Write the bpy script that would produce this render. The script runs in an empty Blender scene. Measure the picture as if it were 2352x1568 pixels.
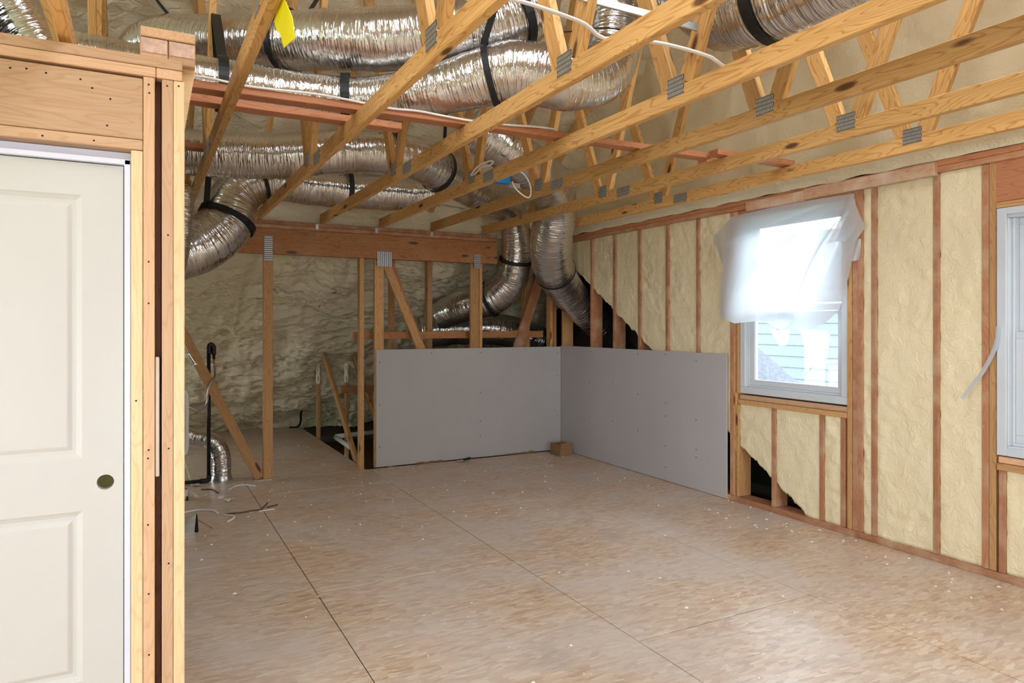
import bpy, bmesh, math, random
from mathutils import Vector, Matrix, noise

random.seed(7)
sc = bpy.context.scene
COL = sc.collection
V = Vector

# ------------------------------------------------------------------ camera
cam = bpy.data.cameras.new('camera')
cam.lens = 1600.0 / 2352.0 * 36.0
cam.sensor_width = 36.0
cam.shift_y = -40.0 / 2352.0
cam.clip_start = 0.05
camo = bpy.data.objects.new('camera', cam)
COL.objects.link(camo)
camo.location = (0, 0, 1.475)
camo.rotation_euler = (math.radians(90), 0, math.radians(-27.95))
sc.camera = camo

# ------------------------------------------------------------------ sky and exposure
world = bpy.data.worlds.new('overcast_sky')
sc.world = world
world.use_nodes = True
bg = world.node_tree.nodes['Background']
bg.inputs['Color'].default_value = (0.86, 0.93, 1.0, 1)
bg.inputs['Strength'].default_value = 10.5
sc.view_settings.view_transform = 'Standard'
sc.view_settings.look = 'None'
sc.view_settings.exposure = 0.0
sc.view_settings.gamma = 1.0
sc.view_settings.use_curve_mapping = False
sc.cycles.max_bounces = 8
sc.cycles.diffuse_bounces = 5
sc.cycles.glossy_bounces = 3
sc.cycles.adaptive_threshold = 0.02
sc.cycles.transparent_max_bounces = 12


def portal(name, loc, rot, sx, sy):
    l = bpy.data.lights.new(name, 'AREA')
    l.shape = 'RECTANGLE'
    l.size = sx
    l.size_y = sy
    l.cycles.is_portal = True
    o = bpy.data.objects.new(name, l)
    COL.objects.link(o)
    o.location = loc
    o.rotation_euler = rot
    return o


R90 = math.radians(90)
# daylight through the right-wall windows, plus added unseen openings behind and on the left
portal('daylight', (4.62, 3.71, 1.63), (0, R90, 0), 1.40, 0.96)
portal('daylight', (4.62, 1.745, 1.43), (0, R90, 0), 1.38, 0.96)
portal('daylight', (4.62, -1.0, 1.43), (0, R90, 0), 1.38, 0.96)  # unseen window behind the camera, added for light
for px in (-1.2, 2.2):
    portal('daylight', (px, -3.45, 1.55), (R90, 0, 0), 1.3, 1.6)  # unseen rear openings, added to let light in from behind
for py in (-1.6, 1.1):
    portal('daylight', (-3.95, py, 1.55), (0, -R90, 0), 1.75, 2.1)  # unseen left openings, added to light the right wall


# unseen skylights and left gable window, added to brighten the space above the joists
SKY = [(0.2, 1.3), (2.3, 3.4)]
SKY_Y = (0.85, 2.25)
RISE = math.atan2(5.47 - 2.80, 3.58 - 0.1)
for a, b in SKY:
    ym = sum(SKY_Y) / 2
    o = portal('daylight', ((a + b) / 2, ym - 0.20, 2.80 + (ym - 0.1) * math.tan(RISE) + 0.26), (RISE, 0, 0), b - a, (SKY_Y[1] - SKY_Y[0]) / math.cos(RISE))
portal('daylight', (-3.95, 3.58, 3.85), (0, -R90, 0), 1.3, 1.9)
portal('daylight', (-1.75, 8.1, 0.80), (0, -R90, 0), 0.9, 1.0)  # unseen opening low in the attic, added to light the rear foam


# ------------------------------------------------------------------ material helpers
def new_mat(name):
    m = bpy.data.materials.new(name)
    m.use_nodes = True
    nt = m.node_tree
    for n in list(nt.nodes):
        nt.nodes.remove(n)
    out = nt.nodes.new('ShaderNodeOutputMaterial')
    b = nt.nodes.new('ShaderNodeBsdfPrincipled')
    nt.links.new(b.outputs[0], out.inputs[0])
    return m, nt, b, out


def N(nt, kind, **kw):
    n = nt.nodes.new(kind)
    for k, v in kw.items():
        if k in n.inputs:
            n.inputs[k].default_value = v
        else:
            setattr(n, k, v)
    return n


def L(nt, a, b):
    nt.links.new(a, b)


def ramp(nt, fac, stops):
    r = nt.nodes.new('ShaderNodeValToRGB')
    e = r.color_ramp.elements
    while len(e) > 1:
        e.remove(e[-1])
    e[0].position = stops[0][0]
    e[0].color = (*stops[0][1], 1)
    for p, c in stops[1:]:
        q = e.new(p)
        q.color = (*c, 1)
    L(nt, fac, r.inputs[0])
    return r.outputs[0]


def mixc(nt, fac, a, b, mode='MIX'):
    m = nt.nodes.new('ShaderNodeMix')
    m.data_type = 'RGBA'
    m.blend_type = mode
    for sock, val in ((m.inputs[0], fac), (m.inputs[6], a), (m.inputs[7], b)):
        if hasattr(val, 'is_linked'):
            L(nt, val, sock)
        elif isinstance(val, (tuple, list)):
            sock.default_value = (*val, 1)
        else:
            sock.default_value = val
    return m.outputs[2]


def mapping(nt, src, scale=(1, 1, 1), rot=(0, 0, 0), loc=(0, 0, 0)):
    m = nt.nodes.new('ShaderNodeMapping')
    m.inputs['Scale'].default_value = scale
    m.inputs['Rotation'].default_value = rot
    m.inputs['Location'].default_value = loc
    L(nt, src, m.inputs['Vector'])
    return m.outputs[0]


def bump(nt, height, b, strength=0.3, dist=0.01):
    n = nt.nodes.new('ShaderNodeBump')
    n.inputs['Strength'].default_value = strength
    n.inputs['Distance'].default_value = dist
    L(nt, height, n.inputs['Height'])
    L(nt, n.outputs[0], b.inputs['Normal'])
    return n


def plain(name, col, rough=0.6, metal=0.0, noise_amt=0.12, nscale=14.0, bmp=0.0, spec=0.4):
    m, nt, b, out = new_mat(name)
    tc = N(nt, 'ShaderNodeTexCoord')
    n = N(nt, 'ShaderNodeTexNoise', Scale=nscale, Detail=2.0)
    L(nt, tc.outputs['Object'], n.inputs['Vector'])
    dark = tuple(c * (1 - noise_amt) for c in col)
    lite = tuple(min(1, c * (1 + noise_amt)) for c in col)
    L(nt, ramp(nt, n.outputs['Fac'], [(0.3, dark), (0.7, lite)]), b.inputs['Base Color'])
    b.inputs['Roughness'].default_value = rough
    b.inputs['Metallic'].default_value = metal
    b.inputs['Specular IOR Level'].default_value = spec
    if bmp:
        bump(nt, n.outputs['Fac'], b, bmp, 0.01)
    return m


def wood(name, base, dark, knot=(0.10, 0.035, 0.012), spray=None, spray_amt=0.5, vary=0.18, knots=True, lines=0.75):
    """board material: grain runs along the board's own long axis"""
    m, nt, b, out = new_mat(name)
    tc = N(nt, 'ShaderNodeTexCoord')
    oi = N(nt, 'ShaderNodeObjectInfo')
    off = N(nt, 'ShaderNodeVectorMath', operation='SCALE')
    off.inputs[0].default_value = (17.0, 9.0, 13.0)
    L(nt, oi.outputs['Random'], off.inputs['Scale'])
    add = N(nt, 'ShaderNodeVectorMath', operation='ADD')
    L(nt, tc.outputs['Object'], add.inputs[0])
    L(nt, off.outputs[0], add.inputs[1])
    co = add.outputs[0]
    n1 = N(nt, 'ShaderNodeTexNoise', Scale=1.0, Detail=2.0)
    L(nt, mapping(nt, co, (1.2, 9, 9)), n1.inputs['Vector'])
    sep = N(nt, 'ShaderNodeMath', operation='MULTIPLY')
    sep.inputs[1].default_value = 22.0
    L(nt, n1.outputs['Fac'], sep.inputs[0])
    fr = N(nt, 'ShaderNodeMath', operation='FRACT')
    L(nt, sep.outputs[0], fr.inputs[0])
    n2 = N(nt, 'ShaderNodeTexNoise', Scale=1.0, Detail=5.0)
    L(nt, mapping(nt, co, (5, 90, 90)), n2.inputs['Vector'])
    c1 = ramp(nt, fr.outputs[0], [(0.0, base), (0.62, base), (0.9, tuple(x * (1 - lines) + y * lines for x, y in zip(base, dark))), (1.0, base)])
    c2 = mixc(nt, 0.22, c1, ramp(nt, n2.outputs['Fac'], [(0.3, dark), (0.7, tuple(min(1, x * 1.2) for x in base))]))
    # board-to-board colour difference
    hv = N(nt, 'ShaderNodeHueSaturation')
    mr = N(nt, 'ShaderNodeMapRange')
    mr.inputs['To Min'].default_value = 1 - vary
    mr.inputs['To Max'].default_value = 1 + vary
    L(nt, oi.outputs['Random'], mr.inputs['Value'])
    L(nt, mr.outputs[0], hv.inputs['Value'])
    L(nt, c2, hv.inputs['Color'])
    c3 = hv.outputs[0]
    if knots:
        vo = N(nt, 'ShaderNodeTexVoronoi', Scale=1.0)
        L(nt, mapping(nt, co, (2.4, 8.0, 8.0)), vo.inputs['Vector'])
        kf = ramp(nt, vo.outputs['Distance'], [(0.0, (1, 1, 1)), (0.10, (0.9, 0.9, 0.9)), (0.16, (0, 0, 0))])
        c3 = mixc(nt, kf, c3, knot)
    if spray:
        n3 = N(nt, 'ShaderNodeTexNoise', Scale=7.0, Detail=5.0)
        L(nt, co, n3.inputs['Vector'])
        sf = ramp(nt, n3.outputs['Fac'], [(0.45, (0, 0, 0)), (0.72, (spray_amt,) * 3)])
        c3 = mixc(nt, sf, c3, spray)
    L(nt, c3, b.inputs['Base Color'])
    b.inputs['Roughness'].default_value = 0.55
    b.inputs['Specular IOR Level'].default_value = 0.3
    return m


def foam_mat(name, col, deep, scale=16.0, strength=0.55, stretch=(1, 1, 1), dist=0.03):
    m, nt, b, out = new_mat(name)
    tc = N(nt, 'ShaderNodeTexCoord')
    co = mapping(nt, tc.outputs['Object'], stretch)
    n1 = N(nt, 'ShaderNodeTexNoise', Scale=scale, Detail=2.5, Distortion=0.7)
    L(nt, co, n1.inputs['Vector'])
    sub = N(nt, 'ShaderNodeMath', operation='SUBTRACT')
    sub.inputs[1].default_value = 0.5
    L(nt, n1.outputs['Fac'], sub.inputs[0])
    ab = N(nt, 'ShaderNodeMath', operation='ABSOLUTE')
    L(nt, sub.outputs[0], ab.inputs[0])
    n2 = N(nt, 'ShaderNodeTexNoise', Scale=2.3, Detail=2.0)
    L(nt, tc.outputs['Object'], n2.inputs['Vector'])
    L(nt, mixc(nt, n2.outputs['Fac'], col, deep), b.inputs['Base Color'])
    b.inputs['Roughness'].default_value = 0.55
    b.inputs['Specular IOR Level'].default_value = 0.3
    bump(nt, ab.outputs[0], b, strength, dist)
    return m


M = {}
M['pine'] = wood('pine_truss', (0.70, 0.41, 0.15), (0.44, 0.19, 0.045), lines=0.9)
M['fir'] = wood('fir_stud', (0.70, 0.45, 0.27), (0.55, 0.28, 0.14), knots=False, lines=0.5)
M['fir_pale'] = wood('pale_fir_stud', (0.78, 0.58, 0.34), (0.62, 0.38, 0.18), knots=False, lines=0.5)
M['stud'] = wood('kneewall_stud', (0.58, 0.33, 0.14), (0.38, 0.17, 0.055))
M['red'] = wood('red_fir_board', (0.55, 0.24, 0.12), (0.38, 0.13, 0.05), knots=False)
M['redspray'] = wood('oversprayed_stud', (0.47, 0.22, 0.115), (0.33, 0.12, 0.05), spray=(0.66, 0.50, 0.33), spray_amt=0.5, knots=False)
M['pinkspray'] = wood('misted_board', (0.62, 0.38, 0.24), (0.50, 0.26, 0.15), spray=(0.78, 0.64, 0.50), spray_amt=0.8, knots=False)
M['beam'] = wood('stained_beam', (0.47, 0.215, 0.08), (0.27, 0.09, 0.03), knot=(0.05, 0.03, 0.025), spray=(0.48, 0.29, 0.19), spray_amt=0.35)
M['darkwood'] = wood('dark_rim_board', (0.16, 0.07, 0.035), (0.08, 0.03, 0.015), knots=False)
M['foam'] = foam_mat('spray_foam', (0.87, 0.77, 0.53), (0.82, 0.70, 0.44), 18, 0.42)
M['foam_roof'] = foam_mat('rough_spray_foam', (0.84, 0.77, 0.58), (0.78, 0.69, 0.48), 11, 0.8, (1, 1.5, 1.5))
M['foam_low'] = foam_mat('rippled_spray_foam', (0.84, 0.77, 0.58), (0.76, 0.67, 0.46), 7.5, 0.85, (0.8, 1.6, 1.6), 0.05)
M['foam_cut'] = foam_mat('foam_edge', (0.90, 0.85, 0.68), (0.84, 0.75, 0.52), 24, 0.6)
M['drywall'] = plain('drywall_paper', (0.50, 0.485, 0.49), 0.85, 0, 0.02, 3)
M['screw'] = plain('screw_head', (0.03, 0.03, 0.03), 0.4, 0.6)
M['door'] = plain('door_paint', (0.63, 0.605, 0.56), 0.55, 0, 0.012, 3, spec=0.2)
M['jamb'] = plain('door_jamb_primer', (0.74, 0.74, 0.84), 0.5, 0, 0.02, 3)
M['vinyl'] = plain('white_vinyl', (0.62, 0.66, 0.70), 0.4, 0, 0.02, 5)
M['black'] = plain('black_strap', (0.012, 0.012, 0.013), 0.5, 0, 0.3, 30)
M['blackpipe'] = plain('black_iron', (0.02, 0.018, 0.018), 0.42, 0.3, 0.3, 20)
M['pvc'] = plain('white_pvc', (0.80, 0.80, 0.80), 0.35, 0, 0.03, 6)
M['cable'] = plain('white_cable', (0.86, 0.85, 0.84), 0.45, 0, 0.03, 6)
M['steel'] = plain('zinc_steel', (0.62, 0.65, 0.66), 0.3, 0.95, 0.12, 20)
M['hose'] = plain('braided_hose', (0.45, 0.43, 0.40), 0.3, 0.9, 0.2, 60)
M['brass'] = plain('copper_fitting', (0.60, 0.27, 0.12), 0.3, 0.9, 0.1)
M['yellow'] = plain('yellow_tape', (0.90, 0.80, 0.0), 0.5, 0, 0.04, 8)
M['blue'] = plain('blue_plastic', (0.01, 0.26, 0.72), 0.4, 0, 0.05)
M['card'] = plain('cardboard', (0.30, 0.18, 0.085), 0.8, 0, 0.12, 12)
M['brownwire'] = plain('brown_wire', (0.13, 0.06, 0.03), 0.6)
M['scrap'] = plain('pale_scrap', (0.78, 0.76, 0.70), 0.7)
M['dust'] = plain('pale_flakes', (0.82, 0.78, 0.66), 0.8)
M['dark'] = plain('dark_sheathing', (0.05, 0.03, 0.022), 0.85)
M['ground'] = plain('lawn', (0.20, 0.26, 0.12), 0.9, 0, 0.3, 2)
M['siding'] = plain('slate_blue_siding', (0.165, 0.185, 0.21), 0.8, 0, 0.03)
M['shingle'] = plain('grey_shingle', (0.12, 0.125, 0.14), 0.9, 0, 0.2, 30)
M['chalk'] = plain('pink_chalk', (0.66, 0.44, 0.39), 0.9, 0, 0.1, 40)
M['olive'] = plain('hall_paint', (0.30, 0.28, 0.12), 0.8)
M['endgrain'] = plain('sawn_end_grain', (0.70, 0.48, 0.38), 0.7, 0, 0.2, 40)
M['paint'] = plain('rear_room_paint', (0.78, 0.76, 0.72), 0.8, 0, 0.02, 3)


def foil_mat():
    m, nt, b, out = new_mat('crinkled_foil')
    uv = N(nt, 'ShaderNodeUVMap')
    uv.uv_map = 'UVMap'
    n1 = N(nt, 'ShaderNodeTexNoise', Scale=1.0, Detail=2.0, Distortion=0.6)
    L(nt, mapping(nt, uv.outputs[0], (64, 2.6, 1)), n1.inputs['Vector'])
    n2 = N(nt, 'ShaderNodeTexNoise', Scale=1.0, Detail=3.0)
    L(nt, mapping(nt, uv.outputs[0], (22, 8, 1)), n2.inputs['Vector'])
    a = N(nt, 'ShaderNodeMath', operation='MULTIPLY_ADD')
    a.inputs[1].default_value = 1.4
    L(nt, n2.outputs['Fac'], a.inputs[0])
    L(nt, n1.outputs['Fac'], a.inputs[2])
    n3 = N(nt, 'ShaderNodeTexNoise', Scale=3.0, Detail=3.0)
    L(nt, uv.outputs[0], n3.inputs['Vector'])
    L(nt, ramp(nt, n3.outputs['Fac'], [(0.3, (0.60, 0.58, 0.565)), (0.7, (0.74, 0.725, 0.71))]), b.inputs['Base Color'])
    b.inputs['Metallic'].default_value = 0.93
    b.inputs['Roughness'].default_value = 0.16
    bump(nt, a.outputs[0], b, 0.7, 0.012)
    return m


M['foil'] = foil_mat()


def plate_mat():
    m, nt, b, out = new_mat('toothed_truss_plate')
    tc = N(nt, 'ShaderNodeTexCoord')
    br = N(nt, 'ShaderNodeTexBrick', Scale=1.0)
    br.inputs['Color1'].default_value = (0.50, 0.50, 0.47, 1)
    br.inputs['Color2'].default_value = (0.58, 0.58, 0.55, 1)
    br.inputs['Mortar'].default_value = (0.10, 0.085, 0.06, 1)
    br.inputs['Mortar Size'].default_value = 0.0016
    br.inputs['Brick Width'].default_value = 0.009
    br.inputs['Row Height'].default_value = 0.020
    L(nt, mapping(nt, tc.outputs['Object'], (1, 1, 1), (0, 0, 0)), br.inputs['Vector'])
    L(nt, br.outputs['Color'], b.inputs['Base Color'])
    b.inputs['Metallic'].default_value = 0.55
    b.inputs['Roughness'].default_value = 0.45
    return m


M['plate'] = plate_mat()


def corr_mat():
    m, nt, b, out = new_mat('ribbed_connector_plate')
    tc = N(nt, 'ShaderNodeTexCoord')
    wv = N(nt, 'ShaderNodeTexWave', Scale=1.0)
    wv.bands_direction = 'X'
    L(nt, mapping(nt, tc.outputs['Object'], (16, 1, 1)), wv.inputs['Vector'])
    L(nt, ramp(nt, wv.outputs['Fac'], [(0.25, (0.20, 0.22, 0.24)), (0.6, (0.70, 0.73, 0.76))]), b.inputs['Base Color'])
    b.inputs['Metallic'].default_value = 0.6
    b.inputs['Roughness'].default_value = 0.35
    bump(nt, wv.outputs['Fac'], b, 0.6, 0.006)
    return m


M['corr'] = corr_mat()


def osb_mat():
    m, nt, b, out = new_mat('osb_subfloor')
    geo = N(nt, 'ShaderNodeNewGeometry')
    co = geo.outputs['Position']
    wn = N(nt, 'ShaderNodeTexNoise', Scale=6.0, Detail=1.0)
    L(nt, co, wn.inputs['Vector'])
    ws = N(nt, 'ShaderNodeVectorMath', operation='SCALE')
    ws.inputs['Scale'].default_value = 0.018
    L(nt, wn.outputs['Color'], ws.inputs[0])
    wa = N(nt, 'ShaderNodeVectorMath', operation='ADD')
    L(nt, co, wa.inputs[0])
    L(nt, ws.outputs[0], wa.inputs[1])
    # three layers of wood strands lying at different angles
    lay = []
    for i, (ang, sx, sy) in enumerate(((0.35, 17, 58), (-0.75, 18, 54), (1.35, 16, 60))):
        vo = N(nt, 'ShaderNodeTexVoronoi', Scale=1.0)
        vo.voronoi_dimensions = '2D'
        L(nt, mapping(nt, wa.outputs[0], (sx, sy, 1), (0, 0, ang), (i * 3.7, i * 5.1, 0)), vo.inputs['Vector'])
        sp = N(nt, 'ShaderNodeSeparateColor')
        L(nt, vo.outputs['Color'], sp.inputs[0])
        lay.append((ramp(nt, sp.outputs[0], [(0.0, (0.46, 0.28, 0.165)), (0.25, (0.60, 0.41, 0.265)), (0.55, (0.66, 0.48, 0.33)), (0.85, (0.73, 0.57, 0.41)), (1.0, (0.80, 0.68, 0.53))]), sp.outputs[1]))
    f1 = ramp(nt, lay[1][1], [(0.45, (0, 0, 0)), (0.5, (1, 1, 1))])
    f2 = ramp(nt, lay[2][1], [(0.62, (0, 0, 0)), (0.67, (1, 1, 1))])
    col = mixc(nt, f2, mixc(nt, f1, lay[0][0], lay[1][0]), lay[2][0])
    col = mixc(nt, 0.22, col, (0.58, 0.44, 0.35))
    # pale plaster dust and grey stains with shapes of their own
    nd = N(nt, 'ShaderNodeTexNoise', Scale=1.7, Detail=4.0)
    L(nt, co, nd.inputs['Vector'])
    col = mixc(nt, ramp(nt, nd.outputs['Fac'], [(0.36, (0, 0, 0)), (0.66, (0.62,) * 3)]), col, (0.66, 0.60, 0.57))
    ns = N(nt, 'ShaderNodeTexNoise', Scale=3.1, Detail=4.0)
    L(nt, mapping(nt, co, (1, 1, 1), (0, 0, 0), (5, 2, 0)), ns.inputs['Vector'])
    col = mixc(nt, ramp(nt, ns.outputs['Fac'], [(0.62, (0, 0, 0)), (0.74, (0.4,) * 3)]), col, (0.36, 0.30, 0.27))
    L(nt, col, b.inputs['Base Color'])
    b.inputs['Roughness'].default_value = 0.36
    b.inputs['Specular IOR Level'].default_value = 0.5
    return m


M['osb'] = osb_mat()


def glass_mat():
    m, nt, b, out = new_mat('window_glass')
    nt.nodes.remove(b)
    t = N(nt, 'ShaderNodeBsdfTransparent')
    t.inputs['Color'].default_value = (0.95, 0.98, 1, 1)
    g = N(nt, 'ShaderNodeBsdfGlossy', Roughness=0.02)
    fr = N(nt, 'ShaderNodeFresnel')
    fr.inputs['IOR'].default_value = 1.3
    mx = N(nt, 'ShaderNodeMixShader')
    L(nt, fr.outputs[0], mx.inputs[0])
    L(nt, t.outputs[0], mx.inputs[1])
    L(nt, g.outputs[0], mx.inputs[2])
    L(nt, mx.outputs[0], out.inputs[0])
    return m


M['glass'] = glass_mat()


def sheet_mat():
    m, nt, b, out = new_mat('milky_plastic_film')
    nt.nodes.remove(b)
    d = N(nt, 'ShaderNodeBsdfDiffuse')
    d.inputs['Color'].default_value = (0.85, 0.88, 0.92, 1)
    tl = N(nt, 'ShaderNodeBsdfTranslucent')
    tl.inputs['Color'].default_value = (0.88, 0.92, 0.97, 1)
    tr = N(nt, 'ShaderNodeBsdfTransparent')
    gl = N(nt, 'ShaderNodeBsdfGlossy', Roughness=0.25)
    m1 = N(nt, 'ShaderNodeMixShader', Fac=0.66)
    L(nt, d.outputs[0], m1.inputs[1])
    L(nt, tl.outputs[0], m1.inputs[2])
    m2 = N(nt, 'ShaderNodeMixShader', Fac=0.15)
    L(nt, m1.outputs[0], m2.inputs[1])
    L(nt, tr.outputs[0], m2.inputs[2])
    m3 = N(nt, 'ShaderNodeMixShader', Fac=0.06)
    L(nt, m2.outputs[0], m3.inputs[1])
    L(nt, gl.outputs[0], m3.inputs[2])
    L(nt, m3.outputs[0], out.inputs[0])
    return m


M['film'] = sheet_mat()


# ------------------------------------------------------------------ object helpers
def tag(o, label=None, cat=None, group=None, kind=None):
    if label:
        o['label'] = label
    if cat:
        o['category'] = cat
    if group:
        o['group'] = group
    if kind:
        o['kind'] = kind
    return o


def base_of(parent):
    p = V((0, 0, 0))
    q = parent
    while q is not None:
        p = q.matrix_local @ p if False else p + q.location
        q = q.parent
    return p


def empty(name, loc=(0, 0, 0)):
    o = bpy.data.objects.new(name, None)
    o.empty_display_size = 0.1
    COL.objects.link(o)
    o.location = loc
    return o


def link(name, me, mat=None, parent=None, mw=None):
    """links a mesh; mw is its place in the room (parents are never turned, only moved)"""
    o = bpy.data.objects.new(name, me)
    COL.objects.link(o)
    if mat is not None and not me.materials:
        me.materials.append(mat if not isinstance(mat, str) else M[mat])
    mw = mw.copy() if mw is not None else Matrix.Identity(4)
    if parent is not None:
        o.parent = parent
        inv = PW.get(parent.name, Matrix.Identity(4)).inverted()
        o.matrix_local = inv @ mw
    else:
        o.matrix_local = mw
    PW[o.name] = mw
    return o


PW = {}


def root(name, loc, label=None, cat=None, group=None, kind=None):
    o = empty(name, loc)
    PW[o.name] = Matrix.Translation(V(loc))
    return tag(o, label, cat, group, kind)


_boxes = {}


def box_mesh(lx, ly, lz, mat, bev=0.003):
    key = (round(lx, 3), round(ly, 3), round(lz, 3), mat, bev)
    if key in _boxes:
        return _boxes[key]
    bm = bmesh.new()
    bmesh.ops.create_cube(bm, size=1.0)
    bmesh.ops.scale(bm, vec=(lx, ly, lz), verts=bm.verts)
    bv = min(bev, 0.2 * min(lx, ly, lz))
    if bv > 0.0004:
        bmesh.ops.bevel(bm, geom=bm.edges[:], offset=bv, segments=1, affect='EDGES')
    me = bpy.data.meshes.new('board')
    bm.to_mesh(me)
    bm.free()
    me.materials.append(M[mat])
    _boxes[key] = me
    return me


def board(name, p0, p1, w, h, mat, parent=None, side=(1, 0, 0), bev=0.003):
    """a straight board from p0 to p1 (centre line); w is measured along 'side', h across it"""
    p0, p1 = V(p0), V(p1)
    ax = p1 - p0
    ln = ax.length
    ax.normalize()
    sd = V(side)
    sd = (sd - ax * sd.dot(ax)).normalized()
    up = ax.cross(sd)
    mw = Matrix.Identity(4)
    for i in range(3):
        mw[i][0], mw[i][1], mw[i][2] = ax[i], sd[i], up[i]
        mw[i][3] = (p0[i] + p1[i]) * 0.5
    return link(name, box_mesh(ln, w, h, mat, bev), None, parent, mw)


def box(name, lo, hi, mat, parent=None, bev=0.003):
    lo, hi = V(lo), V(hi)
    d = hi - lo
    ax = max(range(3), key=lambda i: d[i])
    c = (lo + hi) / 2
    e = [V((1, 0, 0)), V((0, 1, 0)), V((0, 0, 1))]
    p0 = c - e[ax] * d[ax] / 2
    p1 = c + e[ax] * d[ax] / 2
    s = 0 if ax != 0 else 1
    o = 3 - ax - s
    return board(name, p0, p1, d[s], d[o], mat, parent, e[s], bev)


def mesh_from(verts, faces, name='mesh', smooth=False, uvs=None):
    me = bpy.data.meshes.new(name)
    me.from_pydata([tuple(v) for v in verts], [], faces)
    if uvs:
        uvl = me.uv_layers.new(name='UVMap')
        for lp in me.loops:
            uvl.data[lp.index].uv = (0, 0)
        for p in me.polygons:
            for k, li in enumerate(p.loop_indices):
                uvl.data[li].uv = uvs[p.index][k]
    if smooth:
        for p in me.polygons:
            p.use_smooth = True
    me.update()
    return me


def place(name, verts, faces, mat, parent=None, origin=None, smooth=False, uvs=None):
    verts = [V(v) for v in verts]
    if origin is None:
        lo = V((min(v.x for v in verts), min(v.y for v in verts), min(v.z for v in verts)))
        hi = V((max(v.x for v in verts), max(v.y for v in verts), max(v.z for v in verts)))
        origin = V(((lo.x + hi.x) / 2, (lo.y + hi.y) / 2, lo.z))
    origin = V(origin)
    me = mesh_from([v - origin for v in verts], faces, name, smooth, uvs)
    return link(name, me, mat, parent, Matrix.Translation(origin))


def boxes_mesh(lst):
    """several touching boxes as one skin (for shells with openings)"""
    vs, fs = [], []
    for lo, hi in lst:
        b = len(vs)
        for z in (lo[2], hi[2]):
            vs += [(lo[0], lo[1], z), (hi[0], lo[1], z), (hi[0], hi[1], z), (lo[0], hi[1], z)]
        fs += [(b, b + 3, b + 2, b + 1), (b + 4, b + 5, b + 6, b + 7), (b, b + 1, b + 5, b + 4),
               (b + 1, b + 2, b + 6, b + 5), (b + 2, b + 3, b + 7, b + 6), (b + 3, b, b + 4, b + 7)]
    return vs, fs


def catmull(pts, step):
    pts = [V(p) for p in pts]
    ext = [pts[0] * 2 - pts[1]] + pts + [pts[-1] * 2 - pts[-2]]
    out, par = [], []
    for i in range(1, len(ext) - 2):
        a, b, c, d = ext[i - 1:i + 3]
        n = max(2, int((c - b).length / step))
        for k in range(n):
            t = k / n
            out.append(0.5 * ((2 * b) + (c - a) * t + (2 * a - 5 * b + 4 * c - d) * t * t + (3 * b - a - 3 * c + d) * t ** 3))
            par.append(i - 1 + t)
    out.append(pts[-1])
    par.append(len(pts) - 1)
    return out, par


def frames(c):
    T = []
    for i in range(len(c)):
        a = c[max(0, i - 1)]
        b = c[min(len(c) - 1, i + 1)]
        T.append((b - a).normalized())
    ref = V((0, 0, 1)) if abs(T[0].z) < 0.9 else V((0, 1, 0))
    n = (ref - T[0] * ref.dot(T[0])).normalized()
    out = []
    for t in T:
        n = (n - t * n.dot(t)).normalized()
        out.append((t, n, t.cross(n)))
    return out


DUCT = {}


def duct(name, pts, rad, label, cat='air duct', key=None, seg=30, step=0.03, wr=1.0, parent=None, group='foil-wrapped air ducts'):
    c, par = catmull(pts, step)
    fr = frames(c)
    rr = []
    for p in par:
        i = min(int(p), len(rad) - 2)
        rr.append(rad[i] + (rad[i + 1] - rad[i]) * (p - i))
    seed = random.random() * 50
    vs, fs, uvs = [], [], []
    s = 0.0
    lens = []
    for i, cc in enumerate(c):
        if i:
            s += (c[i] - c[i - 1]).length
        lens.append(s)
        t, n, b = fr[i]
        for k in range(seg):
            a = 2 * math.pi * k / seg
            w = 0.035 * noise.noise(V((s * 7 + seed, math.cos(a) * 0.9, math.sin(a) * 0.9)))
            w += 0.014 * noise.noise(V((s * 24 + seed, math.cos(a) * 1.6, math.sin(a) * 1.6 + 7)))
            r = rr[i] * (1 + wr * w)
            d = n * math.cos(a) + b * math.sin(a)
            vs.append(cc + d * r)
    for i in range(len(c) - 1):
        for k in range(seg):
            k2 = (k + 1) % seg
            fs.append((i * seg + k, i * seg + k2, (i + 1) * seg + k2, (i + 1) * seg + k))
            u0, u1 = lens[i], lens[i + 1]
            v0, v1 = k / seg, (k + 1) / seg
            uvs.append([(u0, v0), (u0, v1), (u1, v1), (u1, v0)])
    for ring, rev in ((0, False), (len(c) - 1, True)):
        ids = [ring * seg + k for k in range(seg)]
        fs.append(tuple(ids if rev else ids[::-1]))
        uvs.append([(lens[ring], k / seg) for k in range(seg)])
    o = place(name, vs, fs, 'foil', parent, None, True, uvs)
    if parent is None:
        tag(o, label, cat, group)
    if key:
        DUCT[key] = (c, fr, rr, par)
    return o


def tube(name, pts, r, mat, parent=None, seg=8, step=0.03, label=None, cat=None, group=None, straight=False):
    if straight:
        c = [V(p) for p in pts]
    else:
        c, _ = catmull(pts, step)
    fr = frames(c)
    vs, fs = [], []
    for i, cc in enumerate(c):
        t, n, b = fr[i]
        for k in range(seg):
            a = 2 * math.pi * k / seg
            vs.append(cc + (n * math.cos(a) + b * math.sin(a)) * r)
    for i in range(len(c) - 1):
        for k in range(seg):
            k2 = (k + 1) % seg
            fs.append((i * seg + k, i * seg + k2, (i + 1) * seg + k2, (i + 1) * seg + k))
    fs.append(tuple(range(seg))[::-1])
    fs.append(tuple((len(c) - 1) * seg + k for k in range(seg)))
    o = place(name, vs, fs, mat, parent, None, True)
    return tag(o, label, cat, group)


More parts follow.
